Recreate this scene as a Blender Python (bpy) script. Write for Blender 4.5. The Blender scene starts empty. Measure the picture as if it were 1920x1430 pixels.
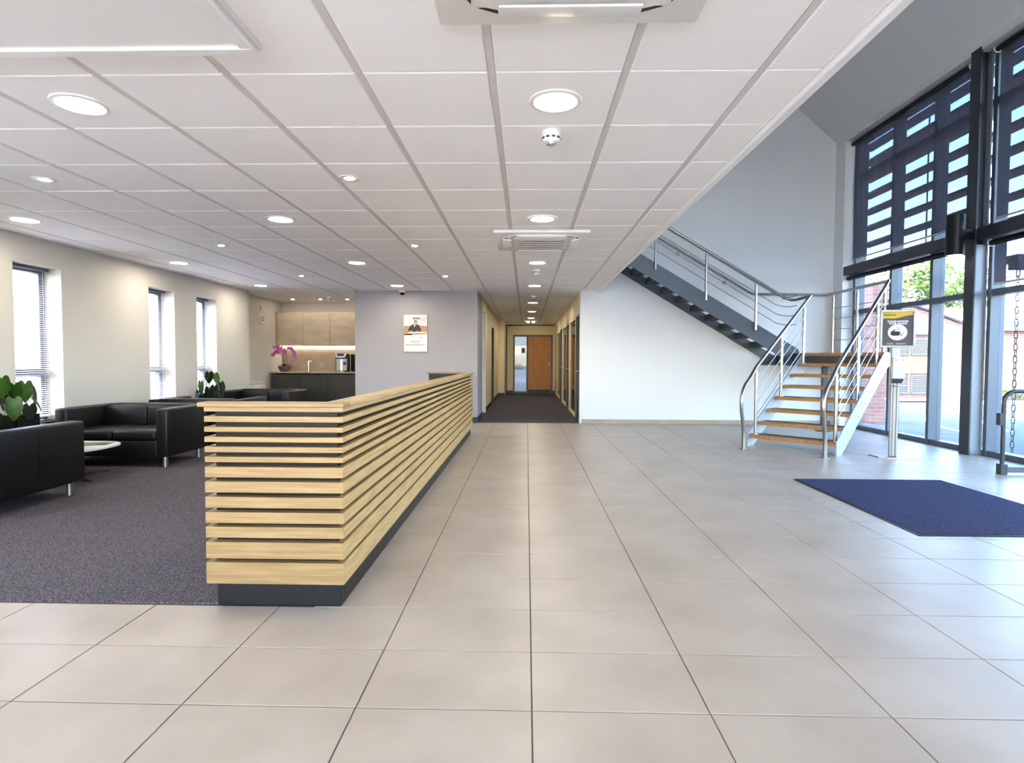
import bpy, bmesh, math, random
from mathutils import Vector, Matrix
random.seed(7)
PI = math.pi
S = bpy.context.scene
COL = S.collection

# ------------------------------------------------------------------ camera
cam_d = bpy.data.cameras.new('camera')
cam_d.sensor_width = 36.0
cam_d.lens = 1090.694 * 36.0 / 1920.0
cam_d.clip_start = 0.05
cam_d.clip_end = 300
cam = bpy.data.objects.new('camera', cam_d)
COL.objects.link(cam)
Rv = Vector((0.99968623, 0.02477443, 0.00369669))
Uv = Vector((-0.00462198, 0.03739619, 0.99928983))
Wv = Vector((-0.02461859, 0.99899337, -0.03749896))
EYE = 1.1926
cam.matrix_world = Matrix(((Rv.x, Uv.x, -Wv.x, 0), (Rv.y, Uv.y, -Wv.y, 0), (Rv.z, Uv.z, -Wv.z, EYE), (0, 0, 0, 1)))
S.camera = cam

# ------------------------------------------------------------------ world, sun, exposure
SUN_DIR = Vector((-0.56, -0.42, 0.72)).normalized()      # towards the sun
w = bpy.data.worlds.new('sky')
S.world = w
w.use_nodes = True
wn = w.node_tree
bg = wn.nodes['Background']
sky = wn.nodes.new('ShaderNodeTexSky')
sky.sky_type = 'NISHITA'
sky.sun_disc = False
sky.sun_elevation = math.asin(SUN_DIR.z)
sky.sun_rotation = math.atan2(SUN_DIR.x, SUN_DIR.y)
sky.air_density = 1.0
sky.dust_density = 1.5
wn.links.new(sky.outputs[0], bg.inputs[0])
bg.inputs[1].default_value = 1.7
sun_d = bpy.data.lights.new('sun', 'SUN')
sun_d.energy = 4.5
sun_d.angle = 0.02
sun_d.color = (1.0, 0.95, 0.88)
sun = bpy.data.objects.new('sun', sun_d)
COL.objects.link(sun)
sun.rotation_euler = SUN_DIR.to_track_quat('Z', 'Y').to_euler()
sun.location = SUN_DIR * 30
S.view_settings.view_transform = 'Standard'
S.view_settings.look = 'None'
S.view_settings.gamma = 1.0
S.view_settings.use_curve_mapping = False
S.view_settings.exposure = 1.85
S.cycles.use_denoising = True
S.cycles.max_bounces = 10
S.cycles.diffuse_bounces = 6
S.cycles.transparent_max_bounces = 24
S.cycles.caustics_reflective = False
S.cycles.caustics_refractive = False
S.cycles.sample_clamp_indirect = 6.0

# ------------------------------------------------------------------ helpers: materials
def lin(c):
    c = c / 255.0
    return c / 12.92 if c <= 0.04045 else ((c + 0.055) / 1.055) ** 2.4
def C(r, g, b):
    return (lin(r), lin(g), lin(b), 1.0)
M = {}
def mat(name, col, rough=0.5, metal=0.0, spec=0.5, noise=None, bump=None, scale=(1, 1, 1), col2=None, coat=0.0):
    """noise=(scale, detail, low, high) mixes col to col2; bump=(scale, strength, distance)"""
    m = bpy.data.materials.new(name)
    m.use_nodes = True
    nt = m.node_tree
    b = nt.nodes['Principled BSDF']
    b.inputs['Base Color'].default_value = col
    b.inputs['Roughness'].default_value = rough
    b.inputs['Metallic'].default_value = metal
    b.inputs['Specular IOR Level'].default_value = spec
    b.inputs['Coat Weight'].default_value = coat
    if noise or bump:
        tc = nt.nodes.new('ShaderNodeTexCoord')
        mp = nt.nodes.new('ShaderNodeMapping')
        mp.inputs['Scale'].default_value = scale
        geo = nt.nodes.new('ShaderNodeNewGeometry')
        nt.links.new(geo.outputs['Position'], mp.inputs[0])
    if noise:
        n = nt.nodes.new('ShaderNodeTexNoise')
        n.inputs['Scale'].default_value = noise[0]
        n.inputs['Detail'].default_value = noise[1]
        nt.links.new(mp.outputs[0], n.inputs['Vector'])
        r = nt.nodes.new('ShaderNodeValToRGB')
        r.color_ramp.elements[0].position = noise[2]
        r.color_ramp.elements[1].position = noise[3]
        r.color_ramp.elements[0].color = col
        r.color_ramp.elements[1].color = col2
        nt.links.new(n.outputs['Fac'], r.inputs[0])
        nt.links.new(r.outputs[0], b.inputs['Base Color'])
    if bump:
        n2 = nt.nodes.new('ShaderNodeTexNoise')
        n2.inputs['Scale'].default_value = bump[0]
        n2.inputs['Detail'].default_value = 3
        nt.links.new(mp.outputs[0], n2.inputs['Vector'])
        bn = nt.nodes.new('ShaderNodeBump')
        bn.inputs['Strength'].default_value = bump[1]
        bn.inputs['Distance'].default_value = bump[2]
        nt.links.new(n2.outputs['Fac'], bn.inputs['Height'])
        nt.links.new(bn.outputs[0], b.inputs['Normal'])
    M[name] = m
    return m
def emis(name, col, strength):
    m = bpy.data.materials.new(name)
    m.use_nodes = True
    nt = m.node_tree
    nt.nodes.remove(nt.nodes['Principled BSDF'])
    e = nt.nodes.new('ShaderNodeEmission')
    e.inputs[0].default_value = col
    e.inputs[1].default_value = strength
    nt.links.new(e.outputs[0], nt.nodes['Material Output'].inputs[0])
    M[name] = m
    return m
def glassy(name, tint, ior=1.45, body=None, body_fac=0.0, rough=0.0):
    """thin pane: transparent with a fresnel reflection, optionally part of it a diffuse body"""
    m = bpy.data.materials.new(name)
    m.use_nodes = True
    nt = m.node_tree
    nt.nodes.remove(nt.nodes['Principled BSDF'])
    tr = nt.nodes.new('ShaderNodeBsdfTransparent')
    tr.inputs[0].default_value = tint
    gl = nt.nodes.new('ShaderNodeBsdfGlossy')
    gl.inputs['Roughness'].default_value = rough
    lw = nt.nodes.new('ShaderNodeLayerWeight')          # Schlick reflection of a thin pane, the same from both sides
    lw.inputs[0].default_value = 0.5
    pw = nt.nodes.new('ShaderNodeMath'); pw.operation = 'POWER'; pw.inputs[1].default_value = 5.0
    nt.links.new(lw.outputs['Facing'], pw.inputs[0])
    f0 = ((ior - 1) / (ior + 1)) ** 2
    fr = nt.nodes.new('ShaderNodeMath'); fr.operation = 'MULTIPLY_ADD'
    fr.inputs[1].default_value = 1 - f0
    fr.inputs[2].default_value = f0
    nt.links.new(pw.outputs[0], fr.inputs[0])
    mx = nt.nodes.new('ShaderNodeMixShader')
    last = tr
    if body:
        df = nt.nodes.new('ShaderNodeBsdfDiffuse')
        df.inputs[0].default_value = body
        m2 = nt.nodes.new('ShaderNodeMixShader')
        m2.inputs[0].default_value = body_fac
        nt.links.new(tr.outputs[0], m2.inputs[1])
        nt.links.new(df.outputs[0], m2.inputs[2])
        last = m2
    nt.links.new(fr.outputs[0], mx.inputs[0])
    nt.links.new(last.outputs[0], mx.inputs[1])
    nt.links.new(gl.outputs[0], mx.inputs[2])
    nt.links.new(mx.outputs[0], nt.nodes['Material Output'].inputs[0])
    M[name] = m
    return m
def brickmat(name, c1, c2, mortar, axis):
    m = mat(name, c1, 0.85)
    nt = m.node_tree
    b = nt.nodes['Principled BSDF']
    geo = nt.nodes.new('ShaderNodeNewGeometry')
    sp = nt.nodes.new('ShaderNodeSeparateXYZ')
    cb = nt.nodes.new('ShaderNodeCombineXYZ')
    nt.links.new(geo.outputs['Position'], sp.inputs[0])
    nt.links.new(sp.outputs[axis], cb.inputs[0])
    nt.links.new(sp.outputs[2], cb.inputs[1])
    br = nt.nodes.new('ShaderNodeTexBrick')
    br.inputs['Color1'].default_value = c1
    br.inputs['Color2'].default_value = c2
    br.inputs['Mortar'].default_value = mortar
    br.inputs['Scale'].default_value = 1.0
    br.inputs['Mortar Size'].default_value = 0.006
    br.inputs['Brick Width'].default_value = 0.225
    br.inputs['Row Height'].default_value = 0.075
    nt.links.new(cb.outputs[0], br.inputs['Vector'])
    nt.links.new(br.outputs[0], b.inputs['Base Color'])
    return m

mat('tile', C(154, 141, 127), 0.38, noise=(2.2, 5, 0.3, 0.75), col2=C(172, 160, 146), bump=(60, 0.05, 0.002))
mat('grout', C(92, 80, 70), 0.9)
mat('carpet', C(58, 55, 59), 0.95, spec=0.1, noise=(120, 2, 0.38, 0.66), col2=C(110, 106, 112), bump=(200, 0.8, 0.006))
mat('mat_pile', C(30, 32, 62), 0.95, spec=0.1, noise=(120, 2, 0.4, 0.7), col2=C(74, 76, 112), bump=(300, 0.8, 0.006))
mat('ceil_tile', C(249, 248, 248), 0.9, noise=(150, 3, 0.35, 0.7), col2=C(252, 251, 251), bump=(220, 0.25, 0.002))
mat('grid', C(216, 211, 209), 0.6)
mat('white_paint', C(222, 223, 225), 0.7, bump=(90, 0.03, 0.002))
mat('cream_paint', C(196, 191, 184), 0.75, bump=(90, 0.03, 0.002))
mat('grey_paint', C(158, 154, 158), 0.62, bump=(90, 0.03, 0.002))
mat('void_paint', C(214, 214, 210), 0.7, bump=(90, 0.03, 0.002))
mat('corr_paint', C(234, 220, 182), 0.7)  # cream deepened with the yellow cast of the warm lamps
mat('gloss_white', C(238, 238, 236), 0.35)
mat('white_plastic', C(236, 235, 231), 0.4)
mat('dark_plastic', C(24, 24, 26), 0.4)
mat('black_gloss', C(7, 7, 8), 0.3, spec=0.14)
mat('black_satin', C(14, 14, 15), 0.4, spec=0.25)
mat('leather', C(12, 11, 12), 0.42, spec=0.32, bump=(140, 0.12, 0.002))
mat('steel', C(158, 155, 150), 0.28, metal=1.0)
mat('chrome', C(225, 225, 228), 0.08, metal=1.0)
mat('brushed', C(176, 173, 168), 0.38, metal=1.0)
mat('grey_steel', C(72, 79, 90), 0.42)
mat('frame_grey', C(74, 82, 94), 0.4)
mat('dark_frame', C(38, 42, 49), 0.4)
mat('column_grey', C(120, 128, 140), 0.35, bump=(25, 0.25, 0.004))
mat('stringer', C(150, 158, 170), 0.4)
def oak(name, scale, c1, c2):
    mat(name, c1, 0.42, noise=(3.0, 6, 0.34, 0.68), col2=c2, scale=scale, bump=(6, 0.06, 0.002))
oak('oak_x', (1.2, 16, 22), C(130, 100, 60), C(154, 125, 80))  # same oak as the sides, darkened to offset strong light on the desk front
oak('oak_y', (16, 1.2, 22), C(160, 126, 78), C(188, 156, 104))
oak('tread_oak', (6, 6, 26), C(142, 98, 48), C(176, 128, 70))
oak('door_oak', (26, 26, 1.2), C(176, 112, 48), C(204, 138, 66))
mat('rubber', C(44, 47, 52), 0.6)
mat('charcoal', C(50, 50, 48), 0.5)
mat('stone_board', C(176, 160, 140), 0.6, noise=(3.2, 6, 0.3, 0.7), col2=C(198, 184, 164), scale=(1, 1, 2.4))
mat('worktop', C(168, 156, 142), 0.35)
mat('splash', C(158, 142, 126), 0.5, noise=(5, 5, 0.3, 0.7), col2=C(172, 156, 140))
mat('leaf', C(52, 88, 30), 0.32, noise=(18, 3, 0.3, 0.7), col2=C(84, 124, 48))
mat('leaf_dark', C(26, 44, 22), 0.32)
mat('stem', C(88, 100, 58), 0.5)
mat('stem_brown', C(106, 84, 56), 0.6)
mat('petal', C(196, 96, 180), 0.5, noise=(60, 2, 0.35, 0.7), col2=C(226, 150, 210))
mat('petal_dark', C(130, 30, 110), 0.5)
mat('soil', C(40, 34, 30), 0.95)
mat('stone_pot', C(84, 80, 76), 0.7, noise=(40, 3, 0.3, 0.7), col2=C(100, 96, 91))
mat('white_top', C(232, 230, 226), 0.22)
mat('paper_dark', C(70, 72, 74), 0.4)
mat('paper_green', C(120, 128, 96), 0.4)
mat('paper_white', C(232, 230, 225), 0.6)
mat('poster_grey', C(70, 66, 72), 0.5)
mat('poster_yellow', C(206, 176, 44), 0.5)
mat('print_white', C(226, 224, 232), 0.6)
mat('print_grey', C(140, 138, 142), 0.6)
mat('print_black', C(26, 26, 28), 0.6)
mat('print_tan', C(196, 170, 140), 0.6)
mat('print_sky', C(206, 208, 212), 0.45)
mat('print_field', C(156, 118, 80), 0.5, noise=(60, 4, 0.3, 0.7), col2=C(184, 150, 112))
mat('print_suit', C(46, 46, 52), 0.5)
mat('print_skin', C(206, 160, 136), 0.5)
mat('print_hair', C(96, 70, 56), 0.5)
mat('print_blue', C(52, 62, 130), 0.5)
mat('ice_blue', C(190, 214, 240), 0.3)
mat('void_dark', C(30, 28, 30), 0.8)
mat('socket', C(176, 170, 160), 0.4)
mat('radiator_white', C(232, 228, 220), 0.4)
mat('asphalt', C(84, 84, 88), 0.95, spec=0.2, noise=(3, 6, 0.35, 0.65), col2=C(98, 97, 99))
mat('paving', C(206, 201, 192), 0.9, noise=(1.5, 5, 0.3, 0.7), col2=C(214, 210, 203))  # outer ground made pale to bounce daylight up to the ceiling
mat('kerb', C(170, 166, 160), 0.9)
mat('road_line', C(214, 214, 214), 0.8)
mat('fascia', C(126, 132, 138), 0.6)
mat('roof_grey', C(190, 188, 186), 0.8)
mat('timber', C(126, 84, 54), 0.7, noise=(3, 5, 0.3, 0.7), col2=C(148, 106, 72), scale=(14, 14, 1))
mat('louvre', C(74, 80, 88), 0.6)
mat('foliage', C(50, 66, 22), 0.8, spec=0.1, noise=(3, 3, 0.3, 0.7), col2=C(84, 98, 38))
mat('bark', C(98, 82, 66), 0.9)
mat('hedge', C(52, 78, 36), 0.8, noise=(8, 3, 0.3, 0.7), col2=C(90, 112, 56))
brickmat('brick_y', C(122, 78, 68), C(140, 94, 82), C(140, 124, 114), 0)
brickmat('brick_x', C(136, 90, 78), C(152, 106, 92), C(150, 134, 124), 1)
emis('lamp_warm', (1.0, 0.89, 0.73, 1), 48.0)
emis('lamp_spot', (1.0, 0.87, 0.68, 1), 90.0)
emis('lamp_led', (1.0, 0.88, 0.70, 1), 9.0)
emis('lamp_exit', (1.0, 0.86, 0.62, 1), 8.0)
emis('screen_blue', (0.7, 0.85, 1.0, 1), 1.6)
glassy('pane', (0.95, 0.97, 0.98, 1))
glassy('solar_pane', (0.80, 0.84, 0.86, 1))
glassy('dark_pane', (0.12, 0.12, 0.13, 1), ior=2.2)
glassy('frost_pane', (0.5, 0.55, 0.6, 1), body=C(178, 190, 206), body_fac=0.75)
glassy('guard_pane', (0.9, 0.95, 0.93, 1))
glassy('screen_fabric', (0.62, 0.70, 0.95, 1), ior=1.05, body=C(86, 86, 96), body_fac=0.87, rough=0.6)
glassy('blind_slat', (0.9, 0.9, 0.9, 1), ior=1.1, body=C(214, 214, 220), body_fac=0.92, rough=0.5)

# ------------------------------------------------------------------ helpers: meshes
def BM():
    return bmesh.new()
def box(bm, x0, x1, y0, y1, z0, z1, bev=0.0, seg=1, mtx=None):
    m = Matrix.Translation(((x0 + x1) / 2, (y0 + y1) / 2, (z0 + z1) / 2)) @ Matrix.Diagonal((abs(x1 - x0), abs(y1 - y0), abs(z1 - z0), 1))
    if mtx is not None:
        m = mtx @ m
    r = bmesh.ops.create_cube(bm, size=1.0, matrix=m)
    if bev > 0:
        es = set()
        for v in r['verts']:
            es.update(v.link_edges)
        bmesh.ops.bevel(bm, geom=list(es), offset=bev, segments=seg, affect='EDGES', profile=0.5)
    return bm
def cyl(bm, c, r, z0, z1, n=24, r2=None, mtx=None):
    m = Matrix.Translation((c[0], c[1], (z0 + z1) / 2))
    if mtx is not None:
        m = mtx @ m
    bmesh.ops.create_cone(bm, cap_ends=True, segments=n, radius1=r, radius2=r if r2 is None else r2, depth=z1 - z0, matrix=m)
    return bm
def lathe(bm, prof, c=(0, 0, 0), n=28, mtx=None):
    """prof: list of (r, z)"""
    rings = []
    for r, z in prof:
        if r < 1e-6:
            rings.append([bm.verts.new((c[0], c[1], c[2] + z))])
        else:
            rings.append([bm.verts.new((c[0] + r * math.cos(2 * PI * k / n), c[1] + r * math.sin(2 * PI * k / n), c[2] + z)) for k in range(n)])
    for a, b in zip(rings[:-1], rings[1:]):
        for k in range(n):
            k2 = (k + 1) % n
            if len(a) == 1 and len(b) == 1:
                continue
            if len(a) == 1:
                bm.faces.new((a[0], b[k2], b[k]))
            elif len(b) == 1:
                bm.faces.new((a[k], a[k2], b[0]))
            else:
                bm.faces.new((a[k], a[k2], b[k2], b[k]))
    if mtx is not None:
        vs = [v for ring in rings for v in ring]
        bmesh.ops.transform(bm, matrix=mtx, verts=vs)
    bmesh.ops.recalc_face_normals(bm, faces=bm.faces[:])
    return bm
def smooth_path(pts, n=8):
    pts = [Vector(p) for p in pts]
    out = []
    for i in range(len(pts) - 1):
        p0 = pts[max(i - 1, 0)]; p1 = pts[i]; p2 = pts[i + 1]; p3 = pts[min(i + 2, len(pts) - 1)]
        for k in range(n):
            t = k / n
            out.append(0.5 * ((2 * p1) + (p2 - p0) * t + (2 * p0 - 5 * p1 + 4 * p2 - p3) * t * t + (3 * p1 - p0 - 3 * p2 + p3) * t ** 3))
    out.append(pts[-1])
    return out
def tube(bm, pts, r, n=10, closed=False, caps=True):
    pts = [Vector(p) for p in pts]
    N = len(pts)
    rings = []
    prev = None
    for i, p in enumerate(pts):
        if closed:
            t = (pts[(i + 1) % N] - pts[i - 1]).normalized()
        elif i == 0:
            t = (pts[1] - p).normalized()
        elif i == N - 1:
            t = (p - pts[i - 1]).normalized()
        else:
            t = ((pts[i + 1] - p).normalized() + (p - pts[i - 1]).normalized()).normalized()
        if prev is None:
            a = Vector((0, 0, 1)) if abs(t.z) < 0.9 else Vector((1, 0, 0))
            u = t.cross(a).normalized()
        else:
            u = (prev - t * prev.dot(t)).normalized()
        prev = u
        v = t.cross(u)
        rr = r[i] if isinstance(r, (list, tuple)) else r
        rings.append([bm.verts.new(p + (u * math.cos(2 * PI * k / n) + v * math.sin(2 * PI * k / n)) * rr) for k in range(n)])
    lim = N if closed else N - 1
    for i in range(lim):
        a, b = rings[i], rings[(i + 1) % N]
        for k in range(n):
            bm.faces.new((a[k], a[(k + 1) % n], b[(k + 1) % n], b[k]))
    if caps and not closed:
        bm.faces.new(rings[0][::-1])
        bm.faces.new(rings[-1])
    bmesh.ops.recalc_face_normals(bm, faces=bm.faces[:])
    return bm
def prism(bm, poly, ax, a0, a1):
    """extrude a 2-D polygon along axis ax (0,1,2) between a0 and a1; poly in the two other axes in order"""
    def P(p, a):
        if ax == 0: return (a, p[0], p[1])
        if ax == 1: return (p[0], a, p[1])
        return (p[0], p[1], a)
    A = [bm.verts.new(P(p, a0)) for p in poly]
    B = [bm.verts.new(P(p, a1)) for p in poly]
    bm.faces.new(A)
    bm.faces.new(B[::-1])
    n = len(poly)
    for i in range(n):
        bm.faces.new((A[i], A[(i + 1) % n], B[(i + 1) % n], B[i]))
    bmesh.ops.recalc_face_normals(bm, faces=bm.faces[:])
    return bm
def mesh_of(bm, m, smooth=False, name='mesh'):
    me = bpy.data.meshes.new(name)
    bm.to_mesh(me)
    bm.free()
    if m:
        me.materials.append(M[m])
    if smooth:
        for p in me.polygons:
            p.use_smooth = True
        if hasattr(me, 'set_sharp_from_angle'):
            me.set_sharp_from_angle(angle=0.7)
    return me
def obj(name, bm, m, parent=None, smooth=False, me=None, loc=None, rot=None):
    if me is None:
        me = mesh_of(bm, m, smooth, name)
    o = bpy.data.objects.new(name, me)
    COL.objects.link(o)
    if parent:
        o.parent = parent
    if loc is not None:
        o.location = loc
    if rot is not None:
        o.rotation_euler = rot
    return o
def thing(name, label, cat, loc=(0, 0, 0), rotz=0, group=None, kind=None):
    o = bpy.data.objects.new(name, None)
    o.empty_display_size = 0.1
    COL.objects.link(o)
    o.location = loc
    o.rotation_euler = (0, 0, rotz)
    tag(o, label, cat, group, kind)
    return o
def tag(o, label=None, cat=None, group=None, kind=None):
    if label: o['label'] = label
    if cat: o['category'] = cat
    if group: o['group'] = group
    if kind: o['kind'] = kind
    return o
def struct(name, bm, m, label, cat, smooth=False):
    return tag(obj(name, bm, m, None, smooth), label, cat, None, 'structure')
def dup(root, loc, rotz=None, label=None, group=None):
    r = root.copy(); COL.objects.link(r); r.location = loc
    if rotz is not None: r.rotation_euler = (0, 0, rotz)
    if label: r['label'] = label
    if group: r['group'] = group
    for ch in list(root.children):
        c = ch.copy(); COL.objects.link(c); c.parent = r
        for g in list(ch.children):
            d = g.copy(); COL.objects.link(d); d.parent = c
    return r
def quad(bm, pts):
    return bm.faces.new([bm.verts.new(p) for p in pts])
def text(name, s, size, m, parent, mtx, align='CENTER', bold=0.0, sx=1.0):
    cu = bpy.data.curves.new(name, 'FONT')
    cu.body = s
    cu.size = size
    cu.align_x = align
    cu.align_y = 'CENTER'
    cu.offset = bold
    cu.extrude = 0.0006
    cu.resolution_u = 2
    to = bpy.data.objects.new(name, cu)
    COL.objects.link(to)
    bpy.context.view_layer.update()
    me = bpy.data.meshes.new_from_object(to)
    bpy.data.objects.remove(to)
    me.materials.clear()
    me.materials.append(M[m])
    me.transform(mtx @ Matrix.Diagonal((sx, 1, 1, 1)))
    o = bpy.data.objects.new(name, me)
    COL.objects.link(o)
    o.parent = parent
    return o

# ------------------------------------------------------------------ dimensions
CZ = 2.475            # ceiling over the lobby
YB = 10.90            # back wall
XL = -5.25            # left wall
XR = 5.63             # facade wall stub
YF = -4.0             # front wall behind the camera
XE = 1.30             # edge of the low ceiling
HEAD = 5.06

# ------------------------------------------------------------------ floor tiles
TW, TL, FX0, FY0 = 0.604, 0.39895, 0.02398, 1.93687
bm = BM(); box(bm, -5.6, 5.98, YF, 10.98, -0.12, -0.004)
floor = struct('floor', bm, 'grout', 'large beige rectangular porcelain floor tiles laid in straight rows', 'floor')
CARY = 2.752
def tile_rects():
    for r in range(-16, 24):
        y0 = FY0 + r * TL; y1 = y0 + TL
        for b in range(-10, 10):
            x0 = FX0 + b * TW; x1 = x0 + TW
            a0, a1, c0, c1 = max(x0, XL), min(x1, 5.95), max(y0, YF), min(y1, 10.945)
            if c0 > CARY - 0.03:
                a0 = max(a0, -1.02)
            elif c1 > CARY + 0.02 and a1 < -0.9:
                c1 = CARY
            if a1 - a0 < 0.03 or c1 - c0 < 0.03:
                continue
            yield a0, a1, c0, c1
def tilemesh(wd, ln, z1=0.0, z0=-0.02):
    bm = BM()
    box(bm, -wd / 2, wd / 2, -ln / 2, ln / 2, z0, z1)
    es = [e for e in bm.edges if all(v.co.z > z1 - 1e-5 for v in e.verts)]
    bmesh.ops.bevel(bm, geom=es, offset=0.0015, segments=1, affect='EDGES')
    return mesh_of(bm, 'tile', name='tile')
cache = {}
rest = BM()
inview = []
for a0, a1, c0, c1 in tile_rects():
    xs = [(a0, c1), (a1, c1), (a0, c0), (a1, c0)]
    vis = any(y > 1.35 and -0.955 * y - 0.1 < x < 0.86 * y + 0.1 for x, y in xs) and not (a0 < -1.1 and c0 > CARY)
    inview.append(((a0 + a1) ** 2 / 4 + (c0 + c1) ** 2 / 4, a0, a1, c0, c1, vis))
vis_tiles = sorted([t for t in inview if t[5]])
for i, (d, a0, a1, c0, c1, v) in enumerate(vis_tiles):
    wd, ln = round(a1 - a0 - 0.005, 4), round(c1 - c0 - 0.005, 4)
    if i < 300:
        if (wd, ln) not in cache:
            cache[(wd, ln)] = tilemesh(wd, ln)
        obj('tile', None, None, floor, me=cache[(wd, ln)], loc=((a0 + a1) / 2, (c0 + c1) / 2, random.uniform(-0.0004, 0.0)))
    else:
        box(rest, a0 + 0.0025, a1 - 0.0025, c0 + 0.0025, c1 - 0.0025, -0.02, 0)
for t in inview:
    if not t[5]:
        box(rest, t[1] + 0.0025, t[2] - 0.0025, t[3] + 0.0025, t[4] - 0.0025, -0.02, 0)
tag(obj('tile_remainder', rest, 'tile', floor), kind='stuff')

# carpet of the lounge, and of the corridor
bm = BM()
box(bm, XL, -1.47, CARY, YB, -0.003, 0.006); box(bm, -1.47, -1.0, 2.79, YB, -0.003, 0.006)
box(bm, -5.6, -3.1, YB, 13.1, -0.003, 0.006)
struct('carpet', bm, 'carpet', 'dark grey flecked carpet of the lounge behind the desk', 'carpet')
bm = BM(); box(bm, -1.6, 1.3, 10.945, 20.5, -0.1, 0.003)
struct('carpet_corridor', bm, 'carpet', 'dark brown-grey carpet running down the corridor', 'carpet')

# ------------------------------------------------------------------ ceiling
GX, GY, G = -0.16175, 2.64156, 0.6
def ceil_spans():
    """rectangles of ceiling zones"""
    return [(XL, XE, YF, YB), (-1.6, 1.0, YB, 20.4), (-5.6, -3.15, YB, 13.15)]
bm = BM()
for x0, x1, y0, y1 in ceil_spans():
    box(bm, x0, x1, y0, y1, CZ + 0.012, CZ + 0.09)
ceiling = struct('ceiling', bm, 'grid', 'white suspended ceiling of square mineral tiles in a grid', 'ceiling')
PANEL = (-3.55, -1.105, 0.2, 2.40)
cm = {}
rest = BM()
cand = []
for x0, x1, y0, y1 in ceil_spans():
    for a in range(-10, 4):
        for r in range(-12, 31):
            px0, px1 = GX + a * G + 0.017, GX + (a + 1) * G - 0.017
            py0, py1 = GY + r * G + 0.005, GY + (r + 1) * G - 0.005
            px0, px1, py0, py1 = max(px0, x0), min(px1, x1), max(py0, y0), min(py1, y1)
            if px1 - px0 < 0.03 or py1 - py0 < 0.03:
                continue
            v = any(y > 1.95 and -0.955 * y - 0.1 < x < 0.9 * y for x in (px0, px1) for y in (py0, py1))
            cand.append(((px0 + px1) ** 2 / 4 + (py0 + py1) ** 2 / 4, px0, px1, py0, py1, v))
n = 0
for d, x0, x1, y0, y1, v in sorted(cand):
    wd, ln = round(x1 - x0, 4), round(y1 - y0, 4)
    if v and n < 296:
        n += 1
        if (wd, ln) not in cm:
            bm = BM(); box(bm, -wd / 2, wd / 2, -ln / 2, ln / 2, 0, 0.018)
            es = [e for e in bm.edges if all(q.co.z < 1e-5 for q in e.verts)]
            bmesh.ops.bevel(bm, geom=es, offset=0.006, segments=1, affect='EDGES')
            cm[(wd, ln)] = mesh_of(bm, 'ceil_tile', name='ceiling_tile')
        obj('ceiling_tile', None, None, ceiling, me=cm[(wd, ln)], loc=((x0 + x1) / 2, (y0 + y1) / 2, CZ + random.uniform(-0.0006, 0.0006)))
    else:
        box(rest, x0, x1, y0, y1, CZ, CZ + 0.018)
tag(obj('ceiling_tile_remainder', rest, 'ceil_tile', ceiling), kind='stuff')
for x0, x1, y0, y1 in ceil_spans():
    for a in range(-10, 4):
        gx = GX + a * G
        if x0 + 0.05 < gx < x1 - 0.05:
            bm = BM(); box(bm, gx - 0.016, gx + 0.016, y0, y1, CZ + 0.004, CZ + 0.014)
            obj('grid_bar', bm, 'grid', ceiling)
# white trim along the open edge, slab edge above it
bm = BM(); box(bm, XE, XE + 0.045, YF, YB, CZ - 0.03, CZ + 0.10, 0.004)
struct('trim_1', bm, 'gloss_white', 'white edge trim along the low ceiling beside the stair void', 'trim')
bm = BM(); box(bm, XE - 0.02, XE + 0.03, YF, YB, CZ + 0.10, 3.3)
box(bm, -0.2, XE - 0.02, YF, YB, 3.2, 3.3)
struct('floor_upper', bm, 'white_paint', 'edge of the upper floor above the low ceiling', 'floor')
# dropped square panel in the ceiling, upper left
t = thing('ceiling_panel', 'large flat white framed panel dropped below the tiled ceiling at upper left', 'ceiling panel', ((PANEL[0] + PANEL[1]) / 2, (PANEL[2] + PANEL[3]) / 2, CZ - 0.045))
px, py = (PANEL[1] - PANEL[0]) / 2, (PANEL[3] - PANEL[2]) / 2
bm = BM(); box(bm, -px + 0.05, px - 0.05, -py + 0.05, py - 0.05, 0.012, 0.045)
obj('board', bm, 'gloss_white', t)
for (x0, x1, y0, y1) in ((-px, px, py - 0.05, py), (-px, px, -py, -py + 0.05), (-px, -px + 0.05, -py + 0.05, py - 0.05), (px - 0.05, px, -py + 0.05, py - 0.05)):
    bm = BM(); box(bm, x0, x1, y0, y1, 0.0, 0.045, 0.003)
    obj('frame', bm, 'gloss_white', t)
bm = BM(); box(bm, px, px + 0.02, -py, py, 0.02, 0.045, 0.002)
obj('edge_angle', bm, 'grid', t)

# ------------------------------------------------------------------ walls
WIN = [(0.95, 1.57), (2.1, 2.72), (5.85, 6.47), (7.99, 8.58), (9.165, 9.75)]   # openings in the left wall, first two added unseen for daylight
SILL, WHEAD = 0.50, 2.19
bm = BM()
ys = [YF] + [v for p in WIN for v in p] + [YB]
for i in range(0, len(ys), 2):
    box(bm, XL - 0.28, XL, ys[i], ys[i + 1], 0, CZ + 0.1)
for a, b in WIN:
    box(bm, XL - 0.28, XL, a, b, 0, SILL - 0.02)
    box(bm, XL - 0.28, XL, a, b, WHEAD, CZ + 0.1)
struct('wall_left', bm, 'cream_paint', 'cream plastered wall on the left with narrow deep-set windows', 'wall')
bm = BM()
box(bm, -3.23, -0.92, YB, YB + 0.13, 0, CZ + 0.02)
box(bm, -1.05, -0.92, YB + 0.13, 12.1, 0, CZ + 0.02)
struct('wall_back', bm, 'grey_paint', 'pale grey wall behind the desk with the picture plaque', 'wall')
bm = BM()
prism(bm, [(1.0, 0.0), (XR + 0.3, 0.0), (XR + 0.3, 5.3), (XR, 5.15), (0.0, 10.2), (-0.2, 10.2), (-0.2, 3.2), (1.0, 3.2)], 1, YB, YB + 0.15)
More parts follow.
